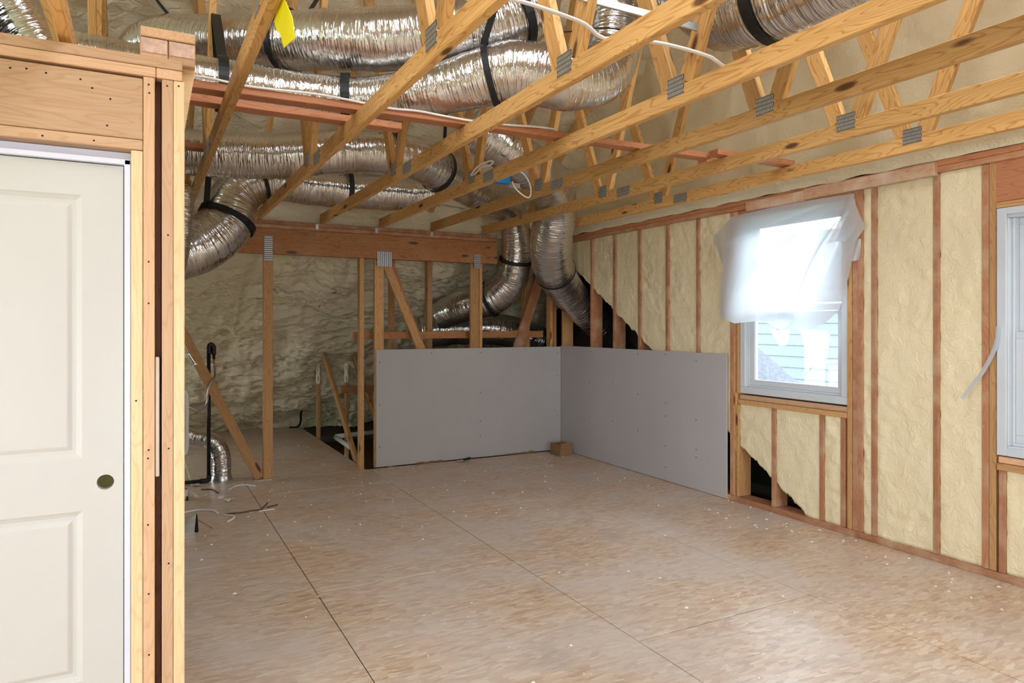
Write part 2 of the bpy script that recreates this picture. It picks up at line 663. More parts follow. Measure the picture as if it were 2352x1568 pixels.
def ribbon_geo(pts, sides, width, th, vs, fs, smooth_step=None):
    """flat webbing through pts; sides = direction of its width at every point"""
    b0 = len(vs)
    n = len(pts)
    for i in range(n):
        a = pts[max(0, i - 1)]
        b = pts[min(n - 1, i + 1)]
        t = (b - a).normalized()
        sd = sides[i]
        sd = (sd - t * sd.dot(t)).normalized()
        nn = t.cross(sd)
        for q, w in ((1, 1), (-1, 1), (-1, -1), (1, -1)):
            vs.append(pts[i] + sd * (width / 2 * q) + nn * (th / 2 * w))
    for i in range(n - 1):
        for k in range(4):
            k2 = (k + 1) % 4
            fs.append((b0 + i * 4 + k, b0 + i * 4 + k2, b0 + i * 4 + 4 + k2, b0 + i * 4 + 4 + k))
    fs.append((b0, b0 + 3, b0 + 2, b0 + 1))
    e = b0 + (n - 1) * 4
    fs.append((e, e + 1, e + 2, e + 3))


def strap(key, at, label, legs=(), width=0.045, loop=True, extra=0.010):
    """black webbing slung round the duct 'key' at control point 'at'; legs = points it hangs from"""
    c, fr, rr, par = DUCT[key]
    i = min(range(len(par)), key=lambda k: abs(par[k] - at))
    t, n, b = fr[i]
    r = rr[i] * 1.03 + extra
    vs, fs = [], []
    if loop:
        pts = [c[i] + (n * math.cos(a) + b * math.sin(a)) * r for a in [2 * math.pi * k / 36 for k in range(37)]]
        ribbon_geo(pts, [t] * 37, width, 0.004, vs, fs)
    for leg in legs:
        if len(leg) == 2:
            q, d = V(leg[0]), V(leg[1])
        else:
            q = V(leg)
            d = q - c[i]
        d = (d - t * d.dot(t)).normalized()
        pts, _ = catmull([c[i] + d * (r - 0.004), (c[i] + d * r + q) / 2, q], 0.06)
        sd = t if len(legs) < 3 else t
        ribbon_geo(pts, [sd] * len(pts), width, 0.004, vs, fs)
    o = place('hanging_strap', vs, fs, 'black')
    return tag(o, label, 'strap', 'black webbing straps slinging the ducts')


def grid_sheet(name, nu, nv, fn, mat, parent=None, smooth=True):
    vs = [fn(i / nu, j / nv) for j in range(nv + 1) for i in range(nu + 1)]
    w = nu + 1
    fs = [(j * w + i, j * w + i + 1, (j + 1) * w + i + 1, (j + 1) * w + i) for j in range(nv) for i in range(nu)]
    return place(name, vs, fs, mat, parent, None, smooth)


# ------------------------------------------------------------------ floor
floor = root('floor', (2, 4, -0.018), None, None, None, 'structure')
XW = 4.36          # stud face of the right wall
YB = 6.98          # stud face of the knee wall at the back
cols = [(-3.7, -1.545), (-1.54, -0.3525), (-0.3475, 0.8425), (0.8475, 2.0375), (2.0425, 3.2075), (3.2125, 4.52)]
cuts = [[-3.2, -0.9, 1.5, 3.9, 6.94], [-3.2, -2.7, -0.3, 2.16, 4.6, 6.94], [-3.2, -2.7, -0.3, 2.16, 4.6, 6.94], [-3.2, -1.0, 1.45, 3.88, 6.3, 6.94],
        [-3.2, -2.3, 0.15, 2.59, 5.06, 6.94], [-3.2, -1.05, 1.4, 3.84, 6.28, 6.94]]
for (x0, x1), cy in zip(cols, cuts):
    for y0, y1 in zip(cy[:-1], cy[1:]):
        box('subfloor_panel', (x0, y0 + 0.0035, -0.018), (x1, y1 - 0.0035, 0), 'osb', floor, 0.0015)
for x0, x1 in ((-1.54, 0.40), (0.404, 2.0)):
    for y0, y1 in ((6.945, 8.6), (8.604, 10.6)):
        box('subfloor_panel', (x0, y0, -0.018), (x1, y1, 0), 'osb', floor, 0.0015)
box('rim_joist', (1.962, 7.03, -0.26), (2.0, 10.6, -0.02), 'darkwood', floor)
box('subfloor_underlay', (-3.7, -3.2, -0.30), (4.52, 7.02, -0.022), 'darkwood', floor)
box('lower_deck', (2.0, 7.02, -0.36), (5.78, 10.75, -0.33), 'darkwood', floor)
box('lower_deck', (4.52, 2.85, -0.36), (5.78, 7.02, -0.33), 'darkwood', floor)


# ------------------------------------------------------------------ roof: foam-sprayed slopes
def ridged(x, y, z):
    return 1 - abs(noise.noise(V((x, y, z))))


def foam_h(x, s, seed=0.0):
    wx = x + 0.25 * noise.noise(V((x * 1.3, s * 1.3, seed)))
    ws = s + 0.30 * noise.noise(V((x * 1.1 + 9, s * 1.5, seed)))
    h = 0.045 * noise.noise(V((wx * 2.0, ws * 2.6, seed)))
    h += 0.034 * (ridged(wx * 5.0, ws * 10.5, seed + 3) - 0.7)
    h += 0.020 * (ridged(wx * 11, ws * 19, seed + 5) - 0.7)
    return h


ceil = root('ceiling', (0, 3.58, 5.4), None, None, None, 'structure')
YR, ZR, YE, ZE = 3.58, 5.47, 7.08, 2.80


def slope_fn(x0, x1, ya, za, yb, zb, seed, amp=0.9):
    d = V((0, yb - ya, zb - za))
    ln = d.length
    nrm = V((0, d.z, -d.y)).normalized()
    if nrm.z > 0:
        nrm = -nrm

    def fn(u, v):
        x = x0 + (x1 - x0) * u
        s = ln * v
        return V((x, ya, za)) + d * v + nrm * (foam_h(x, s, seed) * amp)
    return fn


grid_sheet('foam_slope', 190, 110, slope_fn(-3.7, 4.50, YR, ZR, YE, ZE, 1.0, 1.7), 'foam_roof', ceil)
near = slope_fn(-3.7, 4.50, YR, ZR, 0.1, ZE, 2.0)
vy = [(YR - SKY_Y[1]) / (YR - 0.1), (YR - SKY_Y[0]) / (YR - 0.1)]
ux = [-3.7] + [q for ab in SKY for q in ab] + [4.50]
uu = [(q + 3.7) / 8.2 for q in ux]


def patch(u0, u1, v0, v1, nu, nv):
    grid_sheet('foam_slope', nu, nv, lambda a, b: near(u0 + (u1 - u0) * a, v0 + (v1 - v0) * b), 'foam_roof', ceil)


patch(0, 1, 0, vy[0], 60, 12)
patch(0, 1, vy[1], 1, 60, 8)
for k in (0, 2, 4):
    patch(uu[k], uu[k + 1], vy[0], vy[1], 24, 14)
# foam filling the truss heels above the knee-wall beam
grid_sheet('foam_heel_fill', 190, 14, lambda u, v: V((-1.6 + 6.0 * u, 7.035 + 0.05 * v + foam_h(-1.6 + 6.0 * u, v * 0.4, 4.0) * 0.6, 2.44 + 0.42 * v)), 'foam_low', ceil)
# outer roof deck over the foam, closes the space to the sky
def deck(x0, x1, ya, za, yb, zb):
    vs = [(x0, ya, za), (x1, ya, za), (x1, yb, zb), (x0, yb, zb)]
    vs += [(a, b, c + 0.05) for a, b, c in vs]
    place('roof_deck', vs, [(0, 3, 2, 1), (4, 5, 6, 7), (0, 1, 5, 4), (1, 2, 6, 5), (2, 3, 7, 6), (3, 0, 4, 7)], 'dark', ceil)


deck(-3.8, 4.7, YR, ZR + 0.17, 7.4, ZR + 0.17 - (7.4 - YR) * (ZR - ZE) / (YE - YR))
zn = lambda y: ZE + 0.17 + (y - 0.1) * (ZR - ZE) / (YR - 0.1)
deck(-3.8, 4.7, SKY_Y[1], zn(SKY_Y[1]), YR, zn(YR))
deck(-3.8, 4.7, -0.1, zn(-0.1), SKY_Y[0], zn(SKY_Y[0]))
for k in (0, 2, 4):
    deck((ux[k] if k else -3.8), (ux[k + 1] if k < 4 else 4.7), SKY_Y[0], zn(SKY_Y[0]), SKY_Y[1], zn(SKY_Y[1]))
    if k < 4:  # curbs of the added skylights, out of view
        for xe in (ux[k + 1], ux[k + 2]):
            vs = [(xe, SKY_Y[0], zn(SKY_Y[0]) - 0.22), (xe, SKY_Y[1], zn(SKY_Y[1]) - 0.22), (xe, SKY_Y[1], zn(SKY_Y[1]) + 0.05), (xe, SKY_Y[0], zn(SKY_Y[0]) + 0.05)]
            vs += [(a + 0.02, b, c) for a, b, c in vs]
            place('added_skylight_curb', vs, [(0, 3, 2, 1), (4, 5, 6, 7), (0, 1, 5, 4), (1, 2, 6, 5), (2, 3, 7, 6), (3, 0, 4, 7)], 'fir', ceil)
        for ye in SKY_Y:
            box('added_skylight_curb', (ux[k + 1], ye - 0.01, zn(ye) - 0.22), (ux[k + 2], ye + 0.01, zn(ye) + 0.05), 'fir', ceil)
box('eave_closure', (-3.8, 7.25, 2.55), (4.7, 7.32, 3.0), 'dark', ceil)
box('eave_closure', (-3.8, 0.02, 2.6), (4.7, 0.06, 2.95), 'dark', ceil)
# flat ceiling over the part of the room behind the camera
box('flat_ceiling', (-3.7, -3.25, 2.56), (4.5, 0.2, 2.60), 'paint', ceil)

low = root('wall_attic_slope', (2, 9, 0), None, None, None, 'structure')


def low_fn(u, v):
    x = -1.55 + 6.6 * u
    ln = 4.25
    s = ln * v
    p = V((x, 7.10 + 3.33 * v, 2.50 - 2.52 * v))
    n = V((0, -0.6, -0.8))
    edge = 0.10 * max(0, v - 0.93) / 0.07
    return p + n * (foam_h(x, s, 6.0) * 2.6 + 0.09 * edge)


grid_sheet('foam_slope', 300, 200, low_fn, 'foam_low', low)
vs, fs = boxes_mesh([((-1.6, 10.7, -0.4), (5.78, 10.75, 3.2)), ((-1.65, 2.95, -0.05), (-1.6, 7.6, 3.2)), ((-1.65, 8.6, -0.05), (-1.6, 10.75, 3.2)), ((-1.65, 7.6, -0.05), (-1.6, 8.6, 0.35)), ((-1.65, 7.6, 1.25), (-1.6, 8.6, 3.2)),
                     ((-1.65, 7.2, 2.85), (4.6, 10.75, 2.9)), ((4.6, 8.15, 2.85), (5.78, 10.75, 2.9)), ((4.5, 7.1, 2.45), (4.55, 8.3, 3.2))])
place('attic_shell', vs, fs, 'dark', low)  # left side has an added opening that lets daylight onto the foam


# ------------------------------------------------------------------ wall on the right: studs, foam bays, plates
def zdiag(y):
    return 1.98 - 0.655 * (6.51 - y)


wr = root('wall_right', (4.43, 2.0, 0), None, None, None, 'structure')
W1 = (3.212, 4.212, 0.905, 2.35)
W2 = (1.25, 2.24, 0.722, 2.14)
W3 = (-1.5, -0.5, 0.722, 2.14)  # out-of-view window, added for the light it lets in
# outer sheathing, open where the lower roof of the next wing runs against the wall
segs = []
y = -3.2
while y < 7.1:
    y2 = min(y + 0.1, 7.1)
    lo = max(-0.3, zdiag((y + y2) / 2) + 0.02) if y > 3.3 else -0.3
    holes = [(w[2], w[3]) for w in (W1, W2, W3) if y2 > w[0] - 0.001 and y < w[1] + 0.001 and (min(y2, w[1]) - max(y, w[0])) > 0.05]
    if holes:
        zl, zh = holes[0]
        if lo < zl:
            segs.append(((4.50, y, lo), (4.515, y2, zl)))
        segs.append(((4.50, y, zh), (4.515, y2, 2.62)))
    else:
        segs.append(((4.50, y, lo), (4.515, y2, 2.62)))
    y = y2
vs, fs = boxes_mesh(segs)
place('sheathing', vs, fs, 'dark', wr)
# roof of the lower wing outside, running up against the wall
vs = [(4.52, 2.9, zdiag(2.9) + 0.02), (5.75, 2.9, zdiag(2.9) + 0.02), (5.75, 8.2, zdiag(8.2) + 0.02), (4.52, 8.2, zdiag(8.2) + 0.02)]
vs += [(a, b, c + 0.03) for a, b, c in vs]
place('lower_roof', vs, [(0, 3, 2, 1), (4, 5, 6, 7), (0, 1, 5, 4), (1, 2, 6, 5), (2, 3, 7, 6), (3, 0, 4, 7)], 'shingle', wr)
vs = [(5.75, 2.9, -0.4), (5.75, 10.75, -0.4), (5.75, 10.75, 2.95), (5.75, 8.2, zdiag(8.2) + 0.03), (5.75, 2.9, zdiag(2.9) + 0.03)]
vs += [(a + 0.03, b, c) for a, b, c in vs]
place('lower_gable', vs, [(0, 4, 3, 2, 1), (5, 6, 7, 8, 9)] + [(i, (i + 1) % 5, 5 + (i + 1) % 5, 5 + i) for i in range(5)], 'dark', wr)

SX0, SX1 = XW, 4.50


def stud_r(yc, z0=0.045, z1=2.41, w=0.038, mat='redspray', x0=SX0):
    return box('stud', (x0, yc - w / 2, z0), (SX1, yc + w / 2, z1), mat, wr)


full = [6.36, 5.942, 5.525, 5.11, 4.70]
for yc in full:
    if yc > 5.3:
        zc = zdiag(yc) + 0.02
        stud_r(yc, 0.045, 2.41, mat='redspray')
    else:
        stud_r(yc)
stud_r(6.955, mat='stud')
for yc in (4.293, 4.254):
    stud_r(yc, mat='redspray' if yc > 4.26 else 'stud')
stud_r(4.232, 0.045, 0.81, mat='stud')
stud_r(4.231, 0.90, 2.35, 0.034, 'stud')
for yc in (3.192, 3.150):
    stud_r(yc, mat='stud' if yc > 3.16 else 'redspray')
stud_r(3.112, mat='redspray')
for yc in (3.010, 2.592, 2.306, 1.19, 0.78, 0.37, -0.04, -0.42, -1.58, -1.98, -2.39, -2.8, -3.18):
    stud_r(yc)
stud_r(2.266, mat='stud')
stud_r(1.228, mat='stud')
for yc in (3.857, 3.42, 3.245):
    stud_r(yc, 0.045, 0.815)
for yc in (2.215, 1.90, 1.55, 1.27):
    stud_r(yc, 0.045, 0.635)
# sills and headers
box('sill', (4.352, 3.212, 0.815), (SX1, 4.212, 0.853), 'stud', wr)
box('sill', (4.37, 3.212, 0.855), (SX1, 4.212, 0.893), 'fir', wr)
box('header', (4.375, 3.172, 2.352), (SX1, 4.236, 2.41), 'red', wr)
box('header_strip', (4.318, 3.545, 2.388), (4.357, 4.10, 2.462), 'pinkspray', wr)
box('header_strip', (4.318, 2.578, 2.394), (4.357, 3.543, 2.474), 'pinkspray', wr)
box('sill', (4.352, 1.25, 0.635), (SX1, 2.24, 0.673), 'stud', wr)
box('sill', (4.37, 1.25, 0.675), (SX1, 2.24, 0.713), 'fir', wr)
box('header', (4.362, 1.25, 2.178), (SX1, 2.285, 2.418), 'red', wr)
box('header', (4.355, 1.25, 2.142), (SX1, 2.245, 2.176), 'stud', wr)
box('header', (4.362, -1.5, 2.15), (SX1, -0.5, 2.41), 'red', wr)
box('sill', (4.352, -1.5, 0.66), (SX1, -0.5, 0.71), 'stud', wr)
# plates
box('bottom_plate', (4.356, -3.2, 0), (SX1, 4.30, 0.044), 'redspray', wr)
box('bottom_plate', (4.356, 4.304, 0), (SX1, 6.98, 0.044), 'stud', wr)
box('top_plate', (4.352, -3.2, 2.412), (SX1, 7.02, 2.45), 'redspray', wr)
box('top_plate', (4.358, -3.2, 2.452), (SX1, 7.02, 2.49), 'red', wr)


def foam_bay(y0, y1, z0, z1, seed, jag=True, dx=0.0):
    ny = max(3, int((y1 - y0) / 0.016))
    nz = max(4, int((z1 - z0) / 0.020))

    def fn(u, v):
        y = y0 + (y1 - y0) * u
        zl = z0
        if jag:
            zl = max(z0, zdiag(y) + 0.025 * noise.noise(V((y * 14, seed, 2))) + 0.02 * noise.noise(V((y * 40, seed, 5))))
        zl = min(zl, z1 - 0.02)
        z = zl + (z1 - zl) * v
        bulge = 0.008 * noise.noise(V((y * 7, z * 5, seed))) + 0.006 * noise.noise(V((y * 18, z * 14, seed)))
        lump = max(0, noise.noise(V((y * 3.1, z * 1.5, seed + 9))) + 0.15)
        bulge += lump * (0.012 * noise.noise(V((y * 30, z * 34, seed))) + 0.016 * noise.noise(V((y * 14, z * 19, seed + 4))))
        wob = 0.006 * noise.noise(V((z * 16, seed, 1))) * (1 if u < 0.01 else (-1 if u > 0.99 else 0))
        edge = 0.004 if (u < 0.01 or u > 0.99) else 0.0
        if u < 0.01 or u > 0.99:
            bulge *= 0.3
        back = 0.012 if (jag and v < 0.001 and zl > z0 + 0.01) else 0
        return V((4.372 + dx - bulge + edge + back, y + wob, z))
    vs = [fn(i / ny, j / nz) for j in range(nz + 1) for i in range(ny + 1)]
    w = ny + 1
    nv = len(vs)
    fs = [(j * w + i, (j + 1) * w + i, (j + 1) * w + i + 1, j * w + i + 1) for j in range(nz) for i in range(ny)]
    # cut edge and depth of the foam
    bottom = [vs[i] + V((0.085, 0, 0.02 * noise.noise(V((i, seed, 3))))) for i in range(w)]
    vs2 = vs + bottom
    for i in range(ny):
        fs.append((i, i + 1, nv + i + 1, nv + i))
    return place('foam_bay', vs2, fs, 'foam', wr, None, True)


edges = [(6.379, 6.936), (5.961, 6.341), (5.544, 5.923), (5.129, 5.506), (4.719, 5.091), (4.312, 4.681), (3.029, 3.093), (2.611, 2.991), (2.325, 2.573),
         (0.80, 1.171), (0.389, 0.761), (-0.021, 0.351), (-0.401, -0.059), (-1.961, -1.6), (-2.37, -2.0), (-2.78, -2.41), (-3.16, -2.82)]
for k, (a, b) in enumerate(edges):
    foam_bay(a, b, 0.044, 2.411, 3.1 * k + 1, a > 3.4)
for k, (a, b) in enumerate(((3.876, 4.212), (3.439, 3.838), (3.264, 3.401))):
    foam_bay(a, b, 0.044, 0.814, 60 + k * 3.3)
for k, (a, b) in enumerate(((1.919, 2.196), (1.569, 1.881), (1.289, 1.531))):
    foam_bay(a, b, 0.044, 0.634, 80 + k * 3.3, False)
foam_bay(-1.5, -0.5, 0.044, 0.66, 91, False)
# strip of foam squeezed out between the last truss and the plates
def strip_fn(u, v):
    y = -3.2 + 10.2 * u
    n = 0.014 * noise.noise(V((y * 9, v * 2, 3))) + 0.008 * noise.noise(V((y * 30, v * 3, 3)))
    z = 2.488 + 0.125 * v + 0.012 * noise.noise(V((y * 5, 1, 8))) * (1 - v)
    return V((4.345 - 0.14 * v ** 1.5 + n, y, z))


grid_sheet('foam_strip', 260, 6, strip_fn, 'foam_cut', wr)
# gable above the plates, sprayed right up to the roof
def gable_fn(u, v):
    y = 0.1 + 6.98 * u
    top = ZE + (ZR - ZE) * (1 - abs(y - YR) / (YE - YR)) + 0.08
    z = 2.58 + (top - 2.58) * v
    return V((4.40 - 0.8 * foam_h(y, z, 12.0), y, z))


grid_sheet('foam_gable', 170, 70, gable_fn, 'foam', wr)
vs, fs = boxes_mesh([((4.52, -0.1, 2.5), (4.56, 7.3, 5.8))])
place('gable_sheathing', vs, fs, 'dark', wr)


# ------------------------------------------------------------------ windows
def window(name, y0, y1, z0, z1, zm, parentless=True):
    r = root(name, (4.43, (y0 + y1) / 2, z0), None, None, None, 'structure')
    fw = 0.055
    xa, xb = 4.372, 4.505
    for a, b in (((xa, y0, z0), (xb, y1, z0 + fw)), ((xa, y0, z1 - fw), (xb, y1, z1)),
                 ((xa, y0, z0 + fw), (xb, y0 + fw, z1 - fw)), ((xa, y1 - fw, z0 + fw), (xb, y1, z1 - fw))):
        box('frame', a, b, 'vinyl', r, 0.004)
    # stepped stop inside the frame
    for a, b in (((xa + 0.035, y0 + fw, z0 + fw), (xb, y1 - fw, z0 + fw + 0.016)),
                 ((xa + 0.035, y0 + fw, z0 + fw + 0.016), (xb, y0 + fw + 0.014, z1 - fw)),
                 ((xa + 0.035, y1 - fw - 0.014, z0 + fw + 0.016), (xb, y1 - fw, z1 - fw))):
        box('stop', a, b, 'vinyl', r, 0.003)
    yi0, yi1 = y0 + fw + 0.014, y1 - fw - 0.014
    for nm, za, zb, xs in (('lower_sash', z0 + fw + 0.016, zm + 0.02, 4.415), ('upper_sash', zm - 0.02, z1 - fw, 4.455)):
        sw = 0.045
        s = root(nm, (xs + 0.015, (yi0 + yi1) / 2, za))
        s.parent = r
        s.location = V((xs + 0.015, (yi0 + yi1) / 2, za)) - V(r.location)
        PW[s.name] = Matrix.Translation((xs + 0.015, (yi0 + yi1) / 2, za))
        for a, b in (((xs, yi0, za), (xs + 0.034, yi1, za + sw)), ((xs, yi0, zb - 0.038), (xs + 0.034, yi1, zb)),
                     ((xs, yi0, za + sw), (xs + 0.034, yi0 + sw, zb - 0.038)), ((xs, yi1 - sw, za + sw), (xs + 0.034, yi1, zb - 0.038))):
            box('rail', a, b, 'vinyl', s, 0.003)
        box('pane', (xs + 0.014, yi0 + sw - 0.004, za + sw - 0.004), (xs + 0.019, yi1 - sw + 0.004, zb - 0.034), 'glass', s, 0)
    box('sash_lock', (4.40, (y0 + y1) / 2 - 0.03, zm + 0.004), (4.418, (y0 + y1) / 2 + 0.03, zm + 0.018), 'vinyl', r)
    return r


w1 = window('window_1', *W1, 1.60)
w2 = window('window_2', *W2, 1.41)
w3 = window('added_window', *W3, 1.41)
# wide face flange of the second window
for a, b in (((4.352, 2.19, 0.722), (4.372, 2.24, 2.14)), ((4.352, 1.25, 0.722), (4.372, 2.19, 0.765)), ((4.352, 1.25, 2.10), (4.372, 2.19, 2.14))):
    box('flange', a, b, 'vinyl', w2)

# round paper sticker on the upper pane
vs = [(4.4665, 3.72 + 0.07 * math.cos(a), 1.93 + 0.07 * math.sin(a)) for a in [2 * math.pi * k / 28 for k in range(28)]]
vs += [(x + 0.001, yy, zz) for x, yy, zz in vs]
fs = [tuple(range(28)), tuple(range(28, 56))[::-1]] + [(k, (k + 1) % 28, 28 + (k + 1) % 28, 28 + k) for k in range(28)]
o = place('sticker', vs, fs, 'scrap')
tag(o, 'round paper sticker on the upper glass behind the hung plastic', 'sticker')

# ------------------------------------------------------------------ rear part of the room (behind the camera)
rear = root('wall_rear', (0, -3.3, 0), None, None, None, 'structure')
seg2 = [((-3.7, -3.3, 0), (4.5, -3.2, 0.65)), ((-3.7, -3.3, 2.45), (4.5, -3.2, 2.6))]
xs = [-3.7, -1.85, -0.55, 1.55, 2.85, 4.5]  # window gaps added behind the camera as a soft light source
for k in range(0, 6, 2):
    seg2.append(((xs[k], -3.3, 0.65), (xs[k + 1], -3.2, 2.45)))
vs, fs = boxes_mesh(seg2)
place('wall_panel', vs, fs, 'paint', rear)
for k in (1, 3):
    for xx in (xs[k], xs[k + 1] - 0.05, (xs[k] + xs[k + 1]) / 2 - 0.025):
        box('mullion', (xx, -3.29, 0.65), (xx + 0.05, -3.23, 2.45), 'vinyl', rear)
wl = root('wall_far_left', (-3.7, 2, 0), None, None, None, 'structure')
for a, b in (((-3.8, -3.3, -0.1), (-3.7, 7.2, 0.65)), ((-3.8, -3.3, 2.45), (-3.7, 7.2, 2.9)), ((-3.8, -3.3, 0.65), (-3.7, -2.65, 2.45)),
             ((-3.8, -0.55, 0.65), (-3.7, 0.05, 2.45)), ((-3.8, 2.15, 0.65), (-3.7, 7.2, 2.45))):
    box('wall_panel', a, b, 'paint', wl)
for yy in (-2.65, -1.625, -0.60, 0.05, 1.075, 2.10):  # frames of the added, unseen left openings
    box('mullion', (-3.79, yy, 0.65), (-3.73, yy + 0.05, 2.45), 'vinyl', wl)
box('wall_panel', (-3.7, 7.1, -0.1), (-1.6, 7.2, 2.9), 'paint', wl)
for a, b in (((-3.8, -0.2, 2.9), (-3.7, 2.58, 5.8)), ((-3.8, 4.58, 2.9), (-3.7, 7.3, 5.8)), ((-3.8, 2.58, 2.9), (-3.7, 4.58, 3.15)), ((-3.8, 2.58, 4.55), (-3.7, 4.58, 5.8))):
    box('gable_panel', a, b, 'foam', wl)
for yy in (2.58, 3.555, 4.53):  # gable opening added to bring light among the trusses
    box('mullion', (-3.79, yy, 3.15), (-3.73, yy + 0.05, 4.55), 'vinyl', wl)
tb = root('trim_1', (0, 0.15, 2.2), None, None, None, 'structure')
box('beam', (-3.6, 0.12, 2.20), (4.34, 0.20, 2.468), 'beam', tb)

# ------------------------------------------------------------------ door wall on the left
dw = root('wall_left', (-0.5, 2.88, 0), None, None, None, 'structure')
YD, YD2 = 2.84, 2.929
for x0, x1, mt in ((-0.036, 0.001, 'fir_pale'), (0.003, 0.040, 'fir'), (0.063, 0.100, 'fir'), (0.101, 0.138, 'fir_pale')):
    box('stud', (x0, YD, 0.04), (x1, YD2, 2.098 if x0 < -0.01 else 2.368), mt, dw)
box('dark_gap_filler', (0.041, YD + 0.045, 0.04), (0.062, YD2, 2.368), 'darkwood', dw)  # dark strip stands in for the shade in the gap between studs
box('osb_shim', (0.042, YD + 0.002, 0.92), (0.055, YD + 0.04, 1.355), 'osb', dw)
for x0, x1, mt in ((-0.92, -0.882, 'fir_pale'), (-0.96, -0.922, 'fir'), (-1.38, -1.342, 'fir'), (-1.79, -1.752, 'fir')):
    box('stud', (x0, YD, 0.04), (x1, YD2, 2.098 if x0 > -0.93 else 2.368), mt, dw)
box('bottom_plate', (-3.7, YD, 0), (-0.885, YD2, 0.038), 'fir', dw)
box('bottom_plate', (-0.034, YD, 0), (0.138, YD2, 0.038), 'fir', dw)
box('header', (-0.92, YD, 2.139), (0.001, YD2, 2.359), 'fir', dw)
box('header_plate', (-0.92, YD, 2.101), (0.001, YD2, 2.137), 'fir', dw)
box('top_plate', (-3.7, YD, 2.370), (0.043, YD2, 2.406), 'fir', dw)
box('top_plate', (0.0445, YD, 2.370), (0.131, YD2 + 0.9, 2.406), 'fir', dw)
box('top_plate', (-3.7, YD, 2.408), (0.131, YD2, 2.445), 'fir', dw)
box('hall_wall', (-3.7, YD2 + 0.002, 0), (-1.0, YD2 + 0.014, 2.36), 'drywall', dw)
# ends of the doubled beam that bears on the wall, with a board across
box('bearing_block', (-0.008, 2.90, 2.447), (0.084, 3.9, 2.533), 'fir', dw)
box('bearing_block', (0.086, 2.90, 2.447), (0.178, 3.9, 2.533), 'fir', dw)
box('end_grain', (-0.004, 2.897, 2.478), (0.081, 2.899, 2.530), 'endgrain', dw, 0)
box('end_grain', (0.089, 2.897, 2.478), (0.175, 2.899, 2.530), 'endgrain', dw, 0)
box('bearing_board', (-0.007, 2.895, 2.535), (0.178, 3.9, 2.571), 'fir', dw)
vs = [(0.136, 2.935, 2.20), (0.140, 2.935, 2.20), (0.180, 2.935, 2.447), (0.136, 2.935, 2.447)]
vs += [(a, b + 0.012, c) for a, b, c in vs]
place('gusset', vs, [(0, 1, 2, 3), (7, 6, 5, 4), (0, 4, 5, 1), (1, 5, 6, 2), (2, 6, 7, 3), (3, 7, 4, 0)], 'fir_pale', dw)
# nail heads on the face of the framing
vs, fs = [], []
for (x, z) in ((-0.39, 2.33), (-0.345, 2.335), (-0.29, 2.33), (-0.19, 2.325), (-0.155, 2.30), (-0.10, 2.27), (-0.11, 2.175), (0.02, 2.34), (0.022, 2.31), (0.08, 2.345), (0.118, 2.35), (0.02, 1.02),
               (0.085, 1.02), (0.018, 0.99), (0.018, 0.75), (0.02, 0.50), (0.021, 0.28), (-0.30, 2.115), (-0.15, 2.117), (0.02, 1.70), (0.02, 1.55), (0.083, 1.8), (0.085, 0.6), (-0.02, 1.2)):
    b0 = len(vs)
    for k in range(8):
        a = 2 * math.pi * k / 8
        vs.append((x + 0.0035 * math.cos(a), YD - 0.0012, z + 0.0035 * math.sin(a)))
    fs.append(tuple(range(b0, b0 + 8)))
o = place('nail_heads', vs, fs, 'screw', dw)
o['kind'] = 'stuff'

# the door
dr = root('door_1', (-0.46, 2.90, 0.01), None, None, None, 'structure')
DX0, DX1, DZ0, DZ1, DY = -0.862, -0.060, 0.012, 2.040, 2.862


def door_mesh():
    bm = bmesh.new()

    def loop(pts):
        v = [bm.verts.new(p) for p in pts]
        return v, [bm.edges.new((v[i], v[(i + 1) % len(v)])) for i in range(len(v))]

    def rect(x0, x1, z0, z1, y):
        return [(x0, y, z0), (x1, y, z0), (x1, y, z1), (x0, y, z1)]
    hx, hz, hr = -0.116, 0.914, 0.027
    circ = lambda y: [(hx + hr * math.cos(2 * math.pi * k / 24), y, hz + hr * math.sin(2 * math.pi * k / 24)) for k in range(24)]
    ov, oe = loop(rect(DX0, DX1, DZ0, DZ1, DY))
    cv, ce = loop(circ(DY))
    E = oe + ce
    panels = [(-0.735, -0.187, 1.004, 1.927), (-0.735, -0.185, 0.225, 0.82)]
    rings = []
    for (x0, x1, z0, z1) in panels:
        v, e = loop(rect(x0, x1, z0, z1, DY))
        E += e
        rings.append((v, (x0, x1, z0, z1)))
    bmesh.ops.triangle_fill(bm, use_beauty=True, use_dissolve=False, edges=E)
    # moulded panels: ogee down, flat field slightly raised
    for v, (x0, x1, z0, z1) in rings:
        prev = v
        for ins, dep in ((0.006, 0.004), (0.018, 0.010), (0.030, 0.0105), (0.042, 0.004), (0.046, 0.003)):
            cur = [bm.verts.new(p) for p in rect(x0 + ins, x1 - ins, z0 + ins, z1 - ins, DY + dep)]
            for i in range(4):
                bm.faces.new((prev[i], prev[(i + 1) % 4], cur[(i + 1) % 4], cur[i]))
            prev = cur
        bm.faces.new(prev)
    # bore and back
    yb = DY + 0.035
    cb, ceb = loop(circ(yb))
    for i in range(24):
        bm.faces.new((cv[i], cv[(i + 1) % 24], cb[(i + 1) % 24], cb[i]))
    bv, be = loop(rect(DX0, DX1, DZ0, DZ1, yb))
    bmesh.ops.triangle_fill(bm, use_beauty=True, use_dissolve=False, edges=be + ceb)
    for i in range(4):
        bm.faces.new((ov[i], ov[(i + 1) % 4], bv[(i + 1) % 4], bv[i]))
    bmesh.ops.recalc_face_normals(bm, faces=bm.faces[:])
    org = V((-0.46, DY, 0.01))
    bmesh.ops.translate(bm, vec=-org, verts=bm.verts)
    me = bpy.data.meshes.new('door_slab')
    bm.to_mesh(me)
    bm.free()
    return me, org


